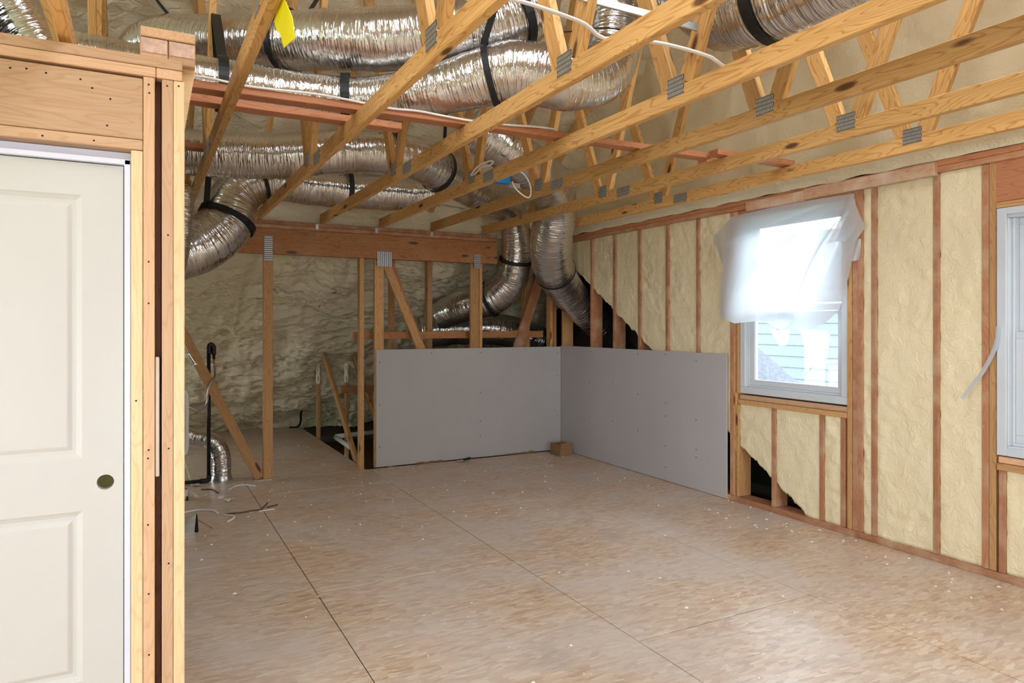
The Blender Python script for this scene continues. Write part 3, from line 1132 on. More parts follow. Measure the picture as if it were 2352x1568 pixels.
me, org = door_mesh()
link('door_slab', me, 'door', dr, Matrix.Translation(org))
box('jamb', (-0.057, 2.845, 0), (-0.0375, 2.935, 2.062), 'jamb', dr, 0.002)
box('jamb', (-0.882, 2.845, 0), (-0.865, 2.935, 2.062), 'jamb', dr, 0.002)
box('jamb', (-0.882, 2.845, 2.044), (-0.0375, 2.935, 2.063), 'jamb', dr, 0.002)
box('door_stop', (-0.068, 2.899, 0.0), (-0.057, 2.935, 2.044), 'jamb', dr, 0.002)
box('header_shim', (-0.885, 2.905, 2.064), (-0.037, 2.93, 2.0995), 'jamb', dr, 0.002)
box('hall_backing', (-0.86, 3.6, 0), (-0.02, 3.62, 2.3), 'olive', dw)

# ------------------------------------------------------------------ knee wall at the back: beam, posts, braces
kb = root('wall_back', (2.2, 7.0, 0), None, None, None, 'structure')
Y0, Y1 = 6.985, 7.03
bm_end = 3.50
box('beam', (-1.5, 6.945, 2.145), (bm_end, 7.03, 2.388), 'beam', kb)
box('beam_plate', (-1.5, 6.940, 2.390), (bm_end, 7.03, 2.427), 'redspray', kb)
box('beam_plate', (-1.5, 6.943, 2.429), (bm_end, 7.03, 2.466), 'redspray', kb)
box('beam_plate', (bm_end + 0.55, 6.95, 2.390), (4.36, 7.03, 2.466), 'redspray', kb)
box('post', (1.013, 6.945, 0), (1.102, 6.985, 2.145), 'stud', kb)
box('post', (1.945, 6.955, 0), (1.990, 7.04, 2.145), 'stud', kb)
box('post', (2.105, 6.981, 0), (2.205, 7.02, 2.145), 'stud', kb)
box('post', (2.40, 7.36, -0.3), (2.45, 7.45, 2.24), 'stud', kb)
box('post', (2.83, 7.36, -0.3), (2.89, 7.45, 2.24), 'stud', kb)
box('post', (3.19, 6.985, 0), (3.292, 7.02, 2.145), 'stud', kb)
box('post', (3.305, 7.00, 0), (3.343, 7.09, 2.145), 'stud', kb)
box('post', (4.02, 7.25, -0.3), (4.09, 7.34, 2.30), 'stud', kb)
box('post', (4.215, 6.99, 0), (4.255, 7.08, 2.39), 'stud', kb)
box('post', (4.26, 6.985, 0), (4.30, 7.08, 2.39), 'beam', kb)
board('diagonal_brace', (2.24, 7.045, 2.12), (2.68, 7.045, 1.10), 0.085, 0.038, 'stud', kb, (1, 0, 0))
board('diagonal_brace', (2.31, 7.085, 2.14), (2.72, 7.085, 1.10), 0.04, 0.038, 'red', kb, (1, 0, 0))
board('diagonal_brace', (4.15, 7.12, 2.03), (3.80, 7.12, 1.05), 0.12, 0.038, 'redspray', kb, (1, 0, 0))
box('rail', (1.93, 7.125, 1.318), (4.20, 7.163, 1.395), 'beam', kb)
board('lean_brace', (0.985, 6.975, 0.012), (-0.02, 6.975, 2.11), 0.088, 0.036, 'stud', kb, (1, 0, 0))
# connector plates
for x0, x1, z0, z1, up in ((1.021, 1.097, 2.071, 2.319, 1), (3.212, 3.290, 2.09, 2.236, 1)):
    board('connector_plate', ((x0 + x1) / 2, 6.939, z0), ((x0 + x1) / 2, 6.939, z1), x1 - x0, 0.003, 'corr', kb, (1, 0, 0), 0)
board('connector_plate', (2.122, 6.939, 2.143), (2.278, 6.939, 2.143), 0.152, 0.003, 'corr', kb, (0, 0, 1), 0)
for x in (0.90, 1.50, 2.10, 2.70, 3.27):
    box('clip', (x, 6.934, 2.405), (x + 0.03, 6.942, 2.455), 'steel', kb, 0.001)
board('base_plate', (0.925, 6.925, 0.004), (1.085, 6.915, 0.004), 0.03, 0.006, 'steel', kb, (0, 1, 0), 0.001)

# trusses of the lower attic behind the knee wall
for k, x in enumerate((2.03, 2.40, 2.80, 3.20)):
    t = root('attic_truss', (x, 8.2, -0.33), ['sloping attic truss at the edge of the rear floor, nearest the tall lone post', 'second attic truss behind the knee wall, half hidden by a stud',
                                              'third attic truss in the dark behind the white back board', 'fourth attic truss in the dark behind the white back board'][k], 'truss', 'attic trusses behind the knee wall')
    board('upright', (x, 9.22, -0.33), (x, 9.22, 0.93), 0.038, 0.089, 'stud', t, (1, 0, 0))
    board('diagonal', (x + 0.012, 7.30, -0.10), (x + 0.012, 8.94, 1.08), 0.038, 0.089, 'stud', t, (1, 0, 0))
    # foam caught on the top of the upright
    grid_sheet('foam_cap', 10, 14, lambda u, v, x=x: V((x + (0.028 + 0.012 * noise.noise(V((u * 6, v * 9, x)))) * math.cos(2 * math.pi * u), 9.22 + (0.055 + 0.02 * noise.noise(V((u * 5, v * 8, x + 3)))) * math.sin(2 * math.pi * u), 0.70 + 0.26 * v)), 'foam_cut', t)
rl = box('attic_rail', (2.05, 8.13, 0.665), (3.6, 8.17, 0.745), 'beam')
tag(rl, 'dark red board across the attic trusses left of the white back board', 'board')

# ------------------------------------------------------------------ roof trusses
HP = dict(bc=2.47)


def truss(x):
    t = root('roof_truss', (x, YR, 2.47))
    zc = 2.5145
    board('bottom_chord', (x, 0.10, zc), (x, 6.985, zc), 0.038, 0.089, 'pine', t, (1, 0, 0))
    sl = (ZR - ZE) / (YE - YR)
    for sgn in (1, -1):
        board('top_chord', (x, YR + sgn * 0.02, ZR - 0.15), (x, YR + sgn * 3.45, ZR - 0.15 - 3.43 * sl), 0.038, 0.089, 'pine', t, (1, 0, 0))
        ya = YR + sgn * 1.12
        board('web', (x, ya - sgn * 0.055, 2.565), (x, YR + sgn * 0.09, 5.22), 0.038, 0.089, 'pine', t, (1, 0, 0))
        yo = YR + sgn * 1.18
        board('web', (x, yo + 0.0 * sgn, 2.565), (x, yo + sgn * 0.66, 4.14), 0.038, 0.089, 'pine', t, (1, 0, 0))
    fx = x - 0.0205
    for (y0, y1, z0, z1) in ((2.405, 2.515, 2.515, 2.602), (4.64, 4.745, 2.515, 2.605), (4.335, 4.495, 2.478, 2.552)):
        board('truss_plate', (fx, y0, (z0 + z1) / 2), (fx, y1, (z0 + z1) / 2), z1 - z0, 0.0025, 'plate', t, (0, 0, 1), 0)
    return t


TX = [-0.241, 0.359, 0.981, 1.571, 2.171, 2.741, 3.351, 3.931]
TL = ['wooden roof truss hidden by the door wall, only a web shows above its top plate',
      'wooden roof truss closest to the door wall, with a yellow tag on its chord',
      'wooden roof truss second from the door wall, ending above the lone post',
      'wooden roof truss third from the door wall, crossing in front of the bulging duct',
      'wooden roof truss fourth from the door wall, with a white cable coil on its chord',
      'wooden roof truss fifth from the door wall, in front of the duct bend',
      'wooden roof truss second from the window wall, above the falling ducts',
      'wooden roof truss nearest the window wall, beside the foam strip']
T0 = truss(TX[0])
tag(T0, TL[0], 'truss', 'roof trusses')
kids = [c for c in T0.children]
for x, lab in zip(TX[1:], TL[1:]):
    r2 = T0.copy()
    COL.objects.link(r2)
    r2.location.x = x
    tag(r2, lab, 'truss', 'roof trusses')
    for c in kids:
        c2 = c.copy()
        COL.objects.link(c2)
        c2.parent = r2

# boards laid across the chords
def thing_board(name, p0, p1, w, h, mat, side, label, cat='board', group=None):
    return tag(board(name, p0, p1, w, h, mat, None, side), label, cat, group)


G = 'loose brace boards lying over the truss chords'
thing_board('brace_board', (0.08, 3.56, 2.580), (3.30, 3.47, 2.580), 0.089, 0.037, 'red', (0, 1, 0), 'long reddish brace board lying across the truss chords under the white cable', 'board', G)
thing_board('brace_board', (0.10, 3.765, 2.580), (1.28, 3.765, 2.580), 0.089, 0.037, 'red', (0, 1, 0), 'short reddish brace board behind the long one, near the door wall', 'board', G)
thing_board('brace_board', (3.25, 3.36, 2.580), (3.96, 3.36, 2.580), 0.089, 0.037, 'red', (0, 1, 0), 'reddish brace board over the last two trusses by the window wall', 'board', G)
thing_board('brace_block', (3.36, 3.575, 2.580), (3.50, 3.575, 2.580), 0.089, 0.037, 'red', (0, 1, 0), 'small reddish block beside the end of the long brace board', 'block', G)
thing_board('blocking_board', (0.14, 4.86, 2.60), (0.352, 4.86, 2.60), 0.09, 0.037, 'red', (0, 1, 0), 'upper stub board between the door post and the first truss', 'board', G)
thing_board('blocking_board', (0.14, 6.02, 2.58), (0.339, 6.02, 2.58), 0.09, 0.037, 'red', (0, 1, 0), 'lower stub board between the door post and the first truss', 'board', G)
thing_board('web_brace', (-0.41, 3.8, 3.04), (-0.28, 3.8, 2.60), 0.06, 0.089, 'pine', (1, 0, 0), 'slanting pale board rising behind the plate over the door', 'board', G)

# ------------------------------------------------------------------ air ducts
duct('air_duct', [(-0.06, 5.08, 2.74), (-0.05, 5.07, 2.98), (0.02, 5.03, 3.20), (0.18, 4.90, 3.26), (0.38, 4.73, 3.23), (0.82, 4.09, 3.10), (1.36, 3.75, 3.10), (1.88, 3.54, 3.24), (2.08, 3.66, 3.5), (2.25, 3.8, 3.85)],
     [0.16, 0.165, 0.17, 0.17, 0.168, 0.165, 0.175, 0.19, 0.19, 0.19], 'uppermost long foil duct running above the truss chords at the top of the picture', key='D1')
duct('air_duct', [(-0.35, 3.98, 2.76), (0.3, 3.98, 2.745), (0.8, 3.96, 2.74), (1.15, 3.86, 2.745), (1.45, 3.63, 2.78), (1.79, 3.38, 2.86), (2.06, 3.27, 2.83), (2.29, 3.23, 2.90), (2.40, 3.25, 3.15), (2.44, 3.27, 3.6)],
     [0.13, 0.13, 0.128, 0.128, 0.138, 0.165, 0.17, 0.165, 0.155, 0.155], 'foil duct lying on the long brace board and bulging into an upward elbow', key='D2')
duct('air_duct', [(-0.4, 5.66, 2.74), (0.15, 5.66, 2.74), (0.55, 5.6, 2.74), (0.95, 5.52, 2.76), (1.4, 5.45, 2.83), (1.9, 5.46, 2.86), (2.32, 5.68, 2.80), (2.74, 6.0, 2.755), (3.32, 6.50, 2.755), (3.58, 6.73, 2.66), (3.69, 6.84, 2.40), (3.72, 6.93, 2.14),
                  (3.70, 7.08, 1.93), (3.55, 7.26, 1.76), (3.30, 7.45, 1.68), (3.14, 7.72, 1.58)],
     [0.16, 0.165, 0.17, 0.172, 0.17, 0.17, 0.17, 0.172, 0.17, 0.165, 0.165, 0.18, 0.20, 0.20, 0.19, 0.17], 'long foil duct over the back beam that drops and curls behind the knee wall studs', key='D3')
duct('air_duct', [(0.15, 6.28, 1.99), (0.44, 6.36, 2.14), (0.63, 6.43, 2.34), (0.73, 6.47, 2.60), (0.98, 6.50, 2.755), (1.4, 6.56, 2.745), (1.9, 6.56, 2.745), (2.3, 6.50, 2.745), (2.56, 6.36, 2.75)],
     [0.21, 0.225, 0.225, 0.20, 0.18, 0.172, 0.17, 0.16, 0.12], 'foil duct just above the back beam that bends down beside the door wall', key='D4')
duct('air_duct', [(0.215, 5.45, 2.45), (0.215, 5.45, 2.25), (0.20, 5.45, 1.95), (0.17, 5.45, 1.65), (0.14, 5.45, 1.3), (0.10, 5.45, 0.7), (0.08, 5.45, 0.01)], [0.11, 0.11, 0.09, 0.07, 0.06, 0.055, 0.055], 'narrow upright foil duct peeking out past the door wall post', key='D7')
duct('air_duct', [(2.42, 5.30, 3.12), (2.86, 5.30, 2.92), (3.33, 5.58, 2.80), (3.58, 5.82, 2.62), (3.65, 6.02, 2.36), (3.80, 6.26, 2.12), (4.06, 6.50, 1.93), (4.38, 6.665, 1.72), (4.72, 6.75, 1.47), (5.1, 6.85, 1.15), (5.4, 6.9, 0.9)],
     [0.17, 0.20, 0.205, 0.21, 0.215, 0.215, 0.20, 0.185, 0.18, 0.18, 0.18], 'thick foil duct falling through the open studs in the corner', key='D6')
duct('air_duct', [(2.455, 2.80, 3.7), (2.455, 2.72, 3.3), (2.455, 2.46, 3.0), (2.455, 2.1, 2.915), (2.455, 1.2, 2.90), (2.455, 0.5, 2.95)], [0.19, 0.195, 0.20, 0.20, 0.20, 0.2],
     'fat crinkled foil duct at the top right between two trusses', key='D8', wr=2.0)
duct('air_duct', [(3.0, 8.05, 1.38), (3.5, 7.95, 1.42), (4.0, 7.8, 1.40), (4.5, 7.75, 1.25)], [0.2, 0.2, 0.2, 0.2], 'foil duct low in the dark behind the knee wall corner', key='D10', wr=1.6)
duct('air_duct', [(-0.83, 4.55, 3.62), (-0.66, 4.55, 3.26), (-0.50, 4.55, 2.98), (-0.36, 4.55, 2.72)], [0.13, 0.13, 0.13, 0.13], 'brownish foil duct in the top left corner above the door header', key='D12')
duct('air_duct', [(5.0, 5.6, 1.0), (4.85, 5.55, 0.98), (4.72, 5.5, 1.0), (4.72, 5.5, 1.12)], [0.12, 0.12, 0.12, 0.1], 'dark foil duct end in the hole above the right white board', key='D13', wr=1.8)

# black straps slinging the ducts
strap('D2', 1.12, 'forked black strap hanging from the first truss web down to the lower duct', [((0.37, 4.30, 3.24), (0, -1, 0.25)), ((0.37, 4.32, 3.24), (0, 1, 0.35))], 0.05)
strap('D1', 4.85, 'black strap round the uppermost duct beside the yellow tag', [(1.02, 4.36, 3.60)], 0.035)
strap('D2', 2.55, 'dark strap round the lower duct just right of the yellow tag', (), 0.05)
strap('D2', 4.75, 'long black strap round the bulge of the duct behind the second truss', [(1.65, 3.1, 3.35)], 0.035)
strap('D1', 7.0, 'broad upright black strap on the uppermost duct above the bulging elbow', [(1.86, 3.55, 3.9)], 0.05)
strap('D3', 4.75, 'black strap round the back duct midway along the beam', [(1.6, 5.3, 3.35)], 0.04)
strap('D3', 5.9, 'black strap round the back duct where it starts to bend', [(2.27, 5.45, 3.4)], 0.04)
strap('D4', 5.6, 'black strap round the lowest back duct midway along the beam', [(1.70, 6.45, 3.05)], 0.045)
strap('D4', 2.1, 'wide black strap across the duct bend beside the door wall', [(0.50, 6.30, 2.86)], 0.055)
strap('D4', 3.75, 'thin black strap on the duct beside the second truss', (), 0.03)
strap('D3', 10.75, 'black strap round the falling duct at the end of the beam', (), 0.04)
strap('D3', 13.0, 'black strap tying the curled duct to the doubled stud', [(3.36, 7.12, 2.10)], 0.045)
strap('D6', 5.35, 'black strap round the thick corner duct', (), 0.03)
strap('D8', 2.95, 'black strap round the fat duct at the top right', [(2.40, 2.1, 3.4)], 0.055)

# floor duct, pipes and services at the back left
fd = root('floor_duct', (0.66, 7.10, 0), 'small bright foil duct rising from the floor and bending left', 'air duct')
duct('hose', [(0.66, 7.12, 0.0), (0.66, 7.12, 0.14), (0.645, 7.12, 0.27), (0.57, 7.14, 0.365), (0.44, 7.18, 0.40), (0.28, 7.2, 0.455), (0.08, 7.22, 0.50)], [0.088, 0.085, 0.086, 0.086, 0.085, 0.085, 0.085], '', key='D9', wr=2.6, seg=24, step=0.014, parent=fd)
vs, fs = [], []
for z, r in ((0.0, 0.10), (0.012, 0.10), (0.03, 0.095), (0.05, 0.09)):
    for k in range(24):
        a = 2 * math.pi * k / 24
        vs.append((0.66 + r * math.cos(a), 7.12 + r * math.sin(a), z))
for i in range(3):
    for k in range(24):
        fs.append((i * 24 + k, i * 24 + (k + 1) % 24, i * 24 + 24 + (k + 1) % 24, i * 24 + 24 + k))
place('collar', vs, fs, 'steel', fd, None, True)

gp = root('gas_pipe', (0.545, 7.045, 0), 'black upright pipe with a return bend and braided hose near the leaning brace', 'pipe')
tube('riser', [(0.545, 7.045, 0.03), (0.545, 7.045, 1.22)], 0.017, 'blackpipe', gp, 12, straight=True)
tube('return_bend', [(0.545, 7.045, 1.20), (0.548, 7.045, 1.265), (0.565, 7.045, 1.287), (0.585, 7.045, 1.265), (0.588, 7.045, 1.19)], 0.021, 'blackpipe', gp, 12, 0.01)
tube('reducer', [(0.589, 7.045, 1.195), (0.589, 7.045, 1.15)], 0.013, 'blackpipe', gp, 10, straight=True)
tube('fitting', [(0.590, 7.045, 1.15), (0.590, 7.045, 1.11)], 0.010, 'brass', gp, 10, straight=True)
tube('hose', [(0.590, 7.045, 1.115), (0.595, 7.02, 1.05), (0.585, 6.945, 0.985), (0.545, 6.92, 0.92), (0.528, 6.92, 0.84), (0.525, 6.93, 0.77), (0.49, 6.94, 0.70), (0.44, 6.95, 0.69), (0.39, 6.95, 0.715), (0.30, 6.95, 0.77), (0.2, 6.95, 0.85)], 0.0085, 'hose', gp, 8, 0.015)
tube('foot_elbow', [(0.545, 7.045, 0.075), (0.545, 7.045, 0.03), (0.52, 7.045, 0.022), (0.47, 7.045, 0.022)], 0.022, 'blackpipe', gp, 10, 0.012)
tube('floor_run', [(0.48, 7.045, 0.022), (0.12, 7.045, 0.022)], 0.017, 'blackpipe', gp, 10, straight=True)
tube('vent_pipe', [(-0.2, 6.6, 0.355), (0.15, 6.6, 0.355), (0.30, 6.6, 0.357), (0.333, 6.6, 0.40), (0.335, 6.6, 0.60), (0.333, 6.6, 0.86), (0.30, 6.6, 0.905), (0.15, 6.6, 0.907), (-0.2, 6.6, 0.907)], 0.019, 'pvc', None, 12, 0.02, label='white plastic pipe beside the door wall post', cat='pipe')
br = root('metal_bracket', (0.39, 6.94, 1.10), 'shiny metal bracket on the leaning brace by the door post', 'bracket')
board('arm', (0.372, 6.94, 1.205), (0.425, 6.94, 1.115), 0.022, 0.01, 'steel', br, (0, 1, 0))
board('wire', (0.33, 6.945, 1.30), (0.373, 6.945, 1.20), 0.006, 0.006, 'hose', br, (0, 1, 0))
board('tab', (0.355, 6.938, 1.20), (0.382, 6.938, 1.205), 0.02, 0.012, 'steel', br, (0, 1, 0))
board('tab', (0.412, 6.938, 1.108), (0.44, 6.938, 1.113), 0.02, 0.012, 'steel', br, (0, 1, 0))
tube('drain_pipe', [(2.26, 8.45, -0.04), (2.285, 9.34, -0.04)], 0.03, 'pvc', None, 12, straight=True, label='white drain pipe running away in the attic pit', cat='pipe', group='white drain pipes in the attic pit')
tube('drain_pipe', [(2.30, 9.41, -0.04), (2.95, 9.45, -0.02)], 0.03, 'pvc', None, 12, straight=True, label='white drain pipe crossing the attic pit', cat='pipe', group='white drain pipes in the attic pit')
tube('loose_cord', [(1.84, 10.2, 0.01), (1.95, 10.18, 0.012), (1.98, 10.12, 0.10), (1.97, 10.05, 0.22), (1.99, 9.97, 0.34), (2.0, 9.93, 0.42)], 0.016, 'black', None, 6, 0.03, 'black cord curling up from the rear floor at the foam', 'cord')

# ------------------------------------------------------------------ drywall sheets
def drywall(name, lo, hi, screws, axis, label):
    r = root(name, ((lo[0] + hi[0]) / 2, (lo[1] + hi[1]) / 2, lo[2]), label, 'drywall', 'white drywall boards on the lower walls')
    box('sheet', lo, hi, 'drywall', r, 0.002)
    vs, fs = [], []
    for (p, z) in screws:
        b0 = len(vs)
        for k in range(8):
            a = 2 * math.pi * k / 8
            if axis == 'y':
                vs.append((p + 0.005 * math.cos(a), lo[1] - 0.0008, z + 0.006 * math.sin(a)))
            else:
                vs.append((lo[0] - 0.0008, p + 0.006 * math.cos(a), z + 0.006 * math.sin(a)))
        fs.append(tuple(range(b0, b0 + 8)) if axis == 'y' else tuple(range(b0, b0 + 8))[::-1])
    o = place('screw_heads', vs, fs, 'screw', r)
    o['kind'] = 'stuff'
    return r


sb = [(2.155, 1.08), (2.155, 0.645), (2.155, 0.21), (2.72, 1.165), (3.30, 1.16), (3.30, 0.72), (3.30, 0.40), (3.30, 0.24), (3.87, 1.185), (4.30, 1.14), (4.30, 0.87), (4.30, 0.40)]
drywall('drywall_sheet', (2.118, 6.966, 0.004), (4.346, 6.979, 1.212), sb, 'y', 'white drywall board on the back knee wall, left of the corner')
sr = [(6.36, 1.17), (6.36, 0.83), (6.36, 0.45), (5.942, 0.85), (5.942, 0.46), (5.525, 1.18), (5.525, 0.78), (5.525, 0.42), (5.11, 1.19), (5.11, 0.73), (5.11, 0.61), (5.11, 0.33), (5.11, 0.13), (4.70, 1.15), (4.70, 0.62), (4.70, 0.36), (4.70, 0.29)]
drywall('drywall_sheet', (4.346, 4.334, 0.004), (4.359, 6.965, 1.222), sr, 'x', 'white drywall board on the right wall, between the corner and the covered window')

# torn, ragged paper edges at the foot of the back board
for x0, x1, lab in ((2.55, 2.86, 'brown torn paper edge at the foot of the back board, near its free end'), (3.62, 4.02, 'brown torn paper edge at the foot of the back board, near the corner')):
    n = 16
    vs = []
    for i in range(n + 1):
        x = x0 + (x1 - x0) * i / n
        zt = 0.012 + 0.03 * abs(noise.noise(V((x * 9, 3, 1))))
        vs += [(x, 6.958, 0.002), (x, 6.960, zt), (x, 6.965, zt), (x, 6.965, 0.002)]
    fs = []
    for i in range(n):
        for q in range(4):
            q2 = (q + 1) % 4
            fs.append((4 * i + q, 4 * i + 4 + q, 4 * i + 4 + q2, 4 * i + q2))
    fs += [(0, 1, 2, 3), (4 * n + 3, 4 * n + 2, 4 * n + 1, 4 * n)]
    tag(place('torn_strip', vs, fs, 'card'), lab, 'scrap', 'torn paper edges')

# ------------------------------------------------------------------ things on the floor
cb = root('cardboard_box', (4.19, 6.66, 0), 'small open cardboard box in the corner of the white boards', 'box')
bx0, bx1, by0, by1, bh = 4.105, 4.265, 6.60, 6.80, 0.125
box('box_side', (bx0, by0, 0.002), (bx1, by0 + 0.005, bh), 'card', cb, 0)
box('box_side', (bx0, by1 - 0.005, 0.002), (bx1, by1, bh), 'card', cb, 0)
box('box_side', (bx0, by0, 0.002), (bx0 + 0.005, by1, bh), 'card', cb, 0)
box('box_side', (bx1 - 0.005, by0, 0.002), (bx1, by1, bh), 'card', cb, 0)
box('box_bottom', (bx0, by0, 0.001), (bx1, by1, 0.005), 'card', cb, 0)
board('box_flap', (bx0 + 0.01, by0 - 0.002, bh - 0.004), (bx1 - 0.01, by0 - 0.002, bh - 0.004), 0.05, 0.003, 'card', cb, (0, 0.25, -1), 0)
tr = root('hand_scraper', (3.05, 6.86, 0), 'small dark scraper lying at the foot of the back board', 'tool')
board('blade', (2.97, 6.83, 0.008), (3.06, 6.86, 0.012), 0.06, 0.003, 'steel', tr, (0.3, 1, 0), 0.0005)
board('handle', (3.05, 6.857, 0.016), (3.145, 6.892, 0.022), 0.026, 0.022, 'black', tr, (0.3, 1, 0), 0.006)

tube('cable_scrap', [(0.679, 6.64, 0.006), (0.747, 6.75, 0.008), (0.827, 6.76, 0.008), (0.905, 6.67, 0.006)], 0.007, 'cable', None, 6, 0.02, 'bright white cable offcut in front of the leaning brace', 'cable', 'cable offcuts on the floor')
tube('cable_scrap', [(0.22, 5.98, 0.006), (0.295, 5.995, 0.007), (0.39, 6.02, 0.008), (0.487, 5.955, 0.007), (0.521, 5.86, 0.006)], 0.007, 'cable', None, 6, 0.02, 'long white cable offcut running out from the door wall', 'cable', 'cable offcuts on the floor')
tube('cable_scrap', [(0.556, 5.79, 0.006), (0.615, 5.71, 0.007), (0.608, 5.64, 0.007), (0.559, 5.57, 0.006)], 0.007, 'cable', None, 6, 0.02, 'short curled white cable offcut at the end of the brown wire', 'cable', 'cable offcuts on the floor')
tube('cable_scrap', [(0.807, 5.76, 0.005), (0.87, 5.77, 0.006), (0.927, 5.775, 0.005)], 0.005, 'cable', None, 6, 0.02, 'thin white wire end lying under the brown wire', 'cable', 'cable offcuts on the floor')
tube('wire_scrap', [(0.558, 5.81, 0.005), (0.62, 5.80, 0.006), (0.68, 5.79, 0.006), (0.76, 5.81, 0.006), (0.827, 5.82, 0.006), (0.88, 5.92, 0.01), (0.911, 6.01, 0.006)], 0.005, 'brownwire', None, 6, 0.02, 'long brown wire snaking across the floor at the back left', 'wire', 'wire offcuts on the floor')
tube('wire_scrap', [(0.461, 6.764, 0.005), (0.55, 6.717, 0.006), (0.58, 6.56, 0.005)], 0.006, 'brownwire', None, 6, 0.02, 'short curved brown wire in front of the small foil duct', 'wire', 'wire offcuts on the floor')
tube('wire_scrap', [(0.884, 5.86, 0.005), (0.93, 5.885, 0.006), (0.973, 5.905, 0.005)], 0.005, 'brownwire', None, 6, 0.02, 'short straight brown wire right of the long brown wire', 'wire', 'wire offcuts on the floor')
vs, fs = boxes_mesh([((0.565, 6.37, 0), (0.612, 6.425, 0.012))])
tag(place('plastic_clip', vs, fs, 'pvc'), 'small white square clip on the floor in front of the foil duct', 'clip')
vs = [(0.595, 6.26, 0.012), (0.63, 6.20, 0.002), (0.665, 6.25, 0.016), (0.64, 6.29, 0.004), (0.61, 6.30, 0.010), (0.63, 6.25, 0.02)]
tag(place('foam_scrap', vs, [(0, 1, 5), (1, 2, 5), (2, 3, 5), (3, 4, 5), (4, 0, 5), (0, 4, 3, 2, 1)], 'scrap'), 'pale torn scrap on the floor beside the white clip', 'scrap')
vs = [(0.39, 7.0, 0.002), (0.405, 6.96, 0.004), (0.49, 6.955, 0.004), (0.495, 6.925, 0.012), (0.40, 6.90, 0.022), (0.385, 6.93, 0.012), (0.44, 6.94, 0.02)]
tag(place('paper_scrap', vs, [(0, 1, 6), (1, 2, 6), (2, 3, 6), (3, 4, 6), (4, 5, 6), (5, 0, 6), (0, 5, 4, 3, 2, 1)], 'scrap'), 'white crumpled paper scrap beside the foot of the black pipe', 'scrap')
eb = root('outlet_box', (0.30, 6.50, 0), 'pale electrical box with wires lying by the door post', 'electrical box')
box('body', (0.27, 6.47, 0.002), (0.335, 6.53, 0.085), 'brass', eb)
box('cover', (0.255, 6.462, 0.005), (0.335, 6.469, 0.082), 'scrap', eb)
tube('lead', [(0.335, 6.50, 0.04), (0.37, 6.49, 0.045), (0.415, 6.465, 0.012)], 0.005, 'cable', eb, 6, 0.015)
tube('lead', [(0.335, 6.51, 0.03), (0.36, 6.50, 0.03), (0.40, 6.46, 0.008)], 0.004, 'scrap', eb, 6, 0.015)
tube('lead', [(0.33, 6.47, 0.02), (0.335, 6.44, 0.02), (0.33, 6.40, 0.008)], 0.008, 'black', eb, 6, 0.015)
an = root('metal_angle', (0.33, 5.42, 0), 'dark bent sheet-metal angle standing on the floor by the door post', 'angle')
vs = [(0.325, 5.415, 0), (0.352, 5.40, 0), (0.345, 5.405, 0.118), (0.338, 5.41, 0.135), (0.325, 5.475, 0), (0.352, 5.46, 0), (0.347, 5.462, 0.11), (0.338, 5.47, 0.128)]
place('upright_leg', vs, [(0, 1, 2, 3), (7, 6, 5, 4), (1, 5, 6, 2), (2, 6, 7, 3), (3, 7, 4, 0), (0, 4, 5, 1)], 'blackpipe', an)
vs = [(0.20, 5.42, 0.0), (0.325, 5.415, 0.0), (0.338, 5.41, 0.130), (0.25, 5.42, 0.10), (0.20, 5.44, 0.0), (0.325, 5.435, 0), (0.338, 5.43, 0.13), (0.25, 5.44, 0.1)]
place('back_leg', vs, [(0, 1, 2, 3), (7, 6, 5, 4), (1, 5, 6, 2), (2, 6, 7, 3), (3, 7, 4, 0), (0, 4, 5, 1)], 'steel', an)
thing_board('wood_stick', (0.37, 5.74, 0.012), (0.458, 5.44, 0.005), 0.012, 0.008, 'fir', (1, 0, 0), 'thin wooden stick lying beside the dark metal angle', 'stick')

for pa, pb, lab in (((4.06, 3.01, 0.0012), (4.12, 2.72, 0.0012), 'faint pink chalk line on the floor below the covered window'), ((3.99, 2.13, 0.0012), (4.02, 1.97, 0.0012), 'pink chalk line on the floor at the right edge')):
    tag(board('chalk_mark', pa, pb, 0.02, 0.001, 'chalk', None, (1, 0, 0), 0), lab, 'mark', 'pink chalk lines')
# pale flakes of foam and plaster strewn over the floor: nobody could count them
vs, fs = [], []
rnd = random.Random(3)
for k in range(520):
    if k < 130:
        x, yv = rnd.uniform(0.2, 1.9), rnd.uniform(7.0, 10.2)
    elif k < 330:
        x, yv = rnd.uniform(0.3, 4.3), rnd.uniform(4.6, 6.9)
    elif k < 430:
        x, yv = 4.33 - abs(rnd.gauss(0, 0.25)), rnd.uniform(1.6, 4.3)
    else:
        x, yv = rnd.uniform(0.3, 4.3), rnd.uniform(1.8, 6.0)
    s = rnd.choice((0.003, 0.004, 0.005, 0.007, 0.010, 0.013))
    if yv > 7 and x > 1.9:
        continue
    a0 = rnd.uniform(0, 6.28)
    b0 = len(vs)
    for q in range(5):
        a = a0 + q * 1.2566
        rr_ = s * rnd.uniform(0.6, 1.2)
        vs.append((x + rr_ * math.cos(a), yv + rr_ * math.sin(a), 0.0012))
    vs.append((x, yv, 0.003 + s * 0.5))
    fs += [(b0 + q, b0 + (q + 1) % 5, b0 + 5) for q in range(5)]
o = place('floor_flakes', vs, fs, 'dust')
tag(o, 'pale crumbs of foam and plaster scattered over the subfloor', 'debris', None, 'stuff')

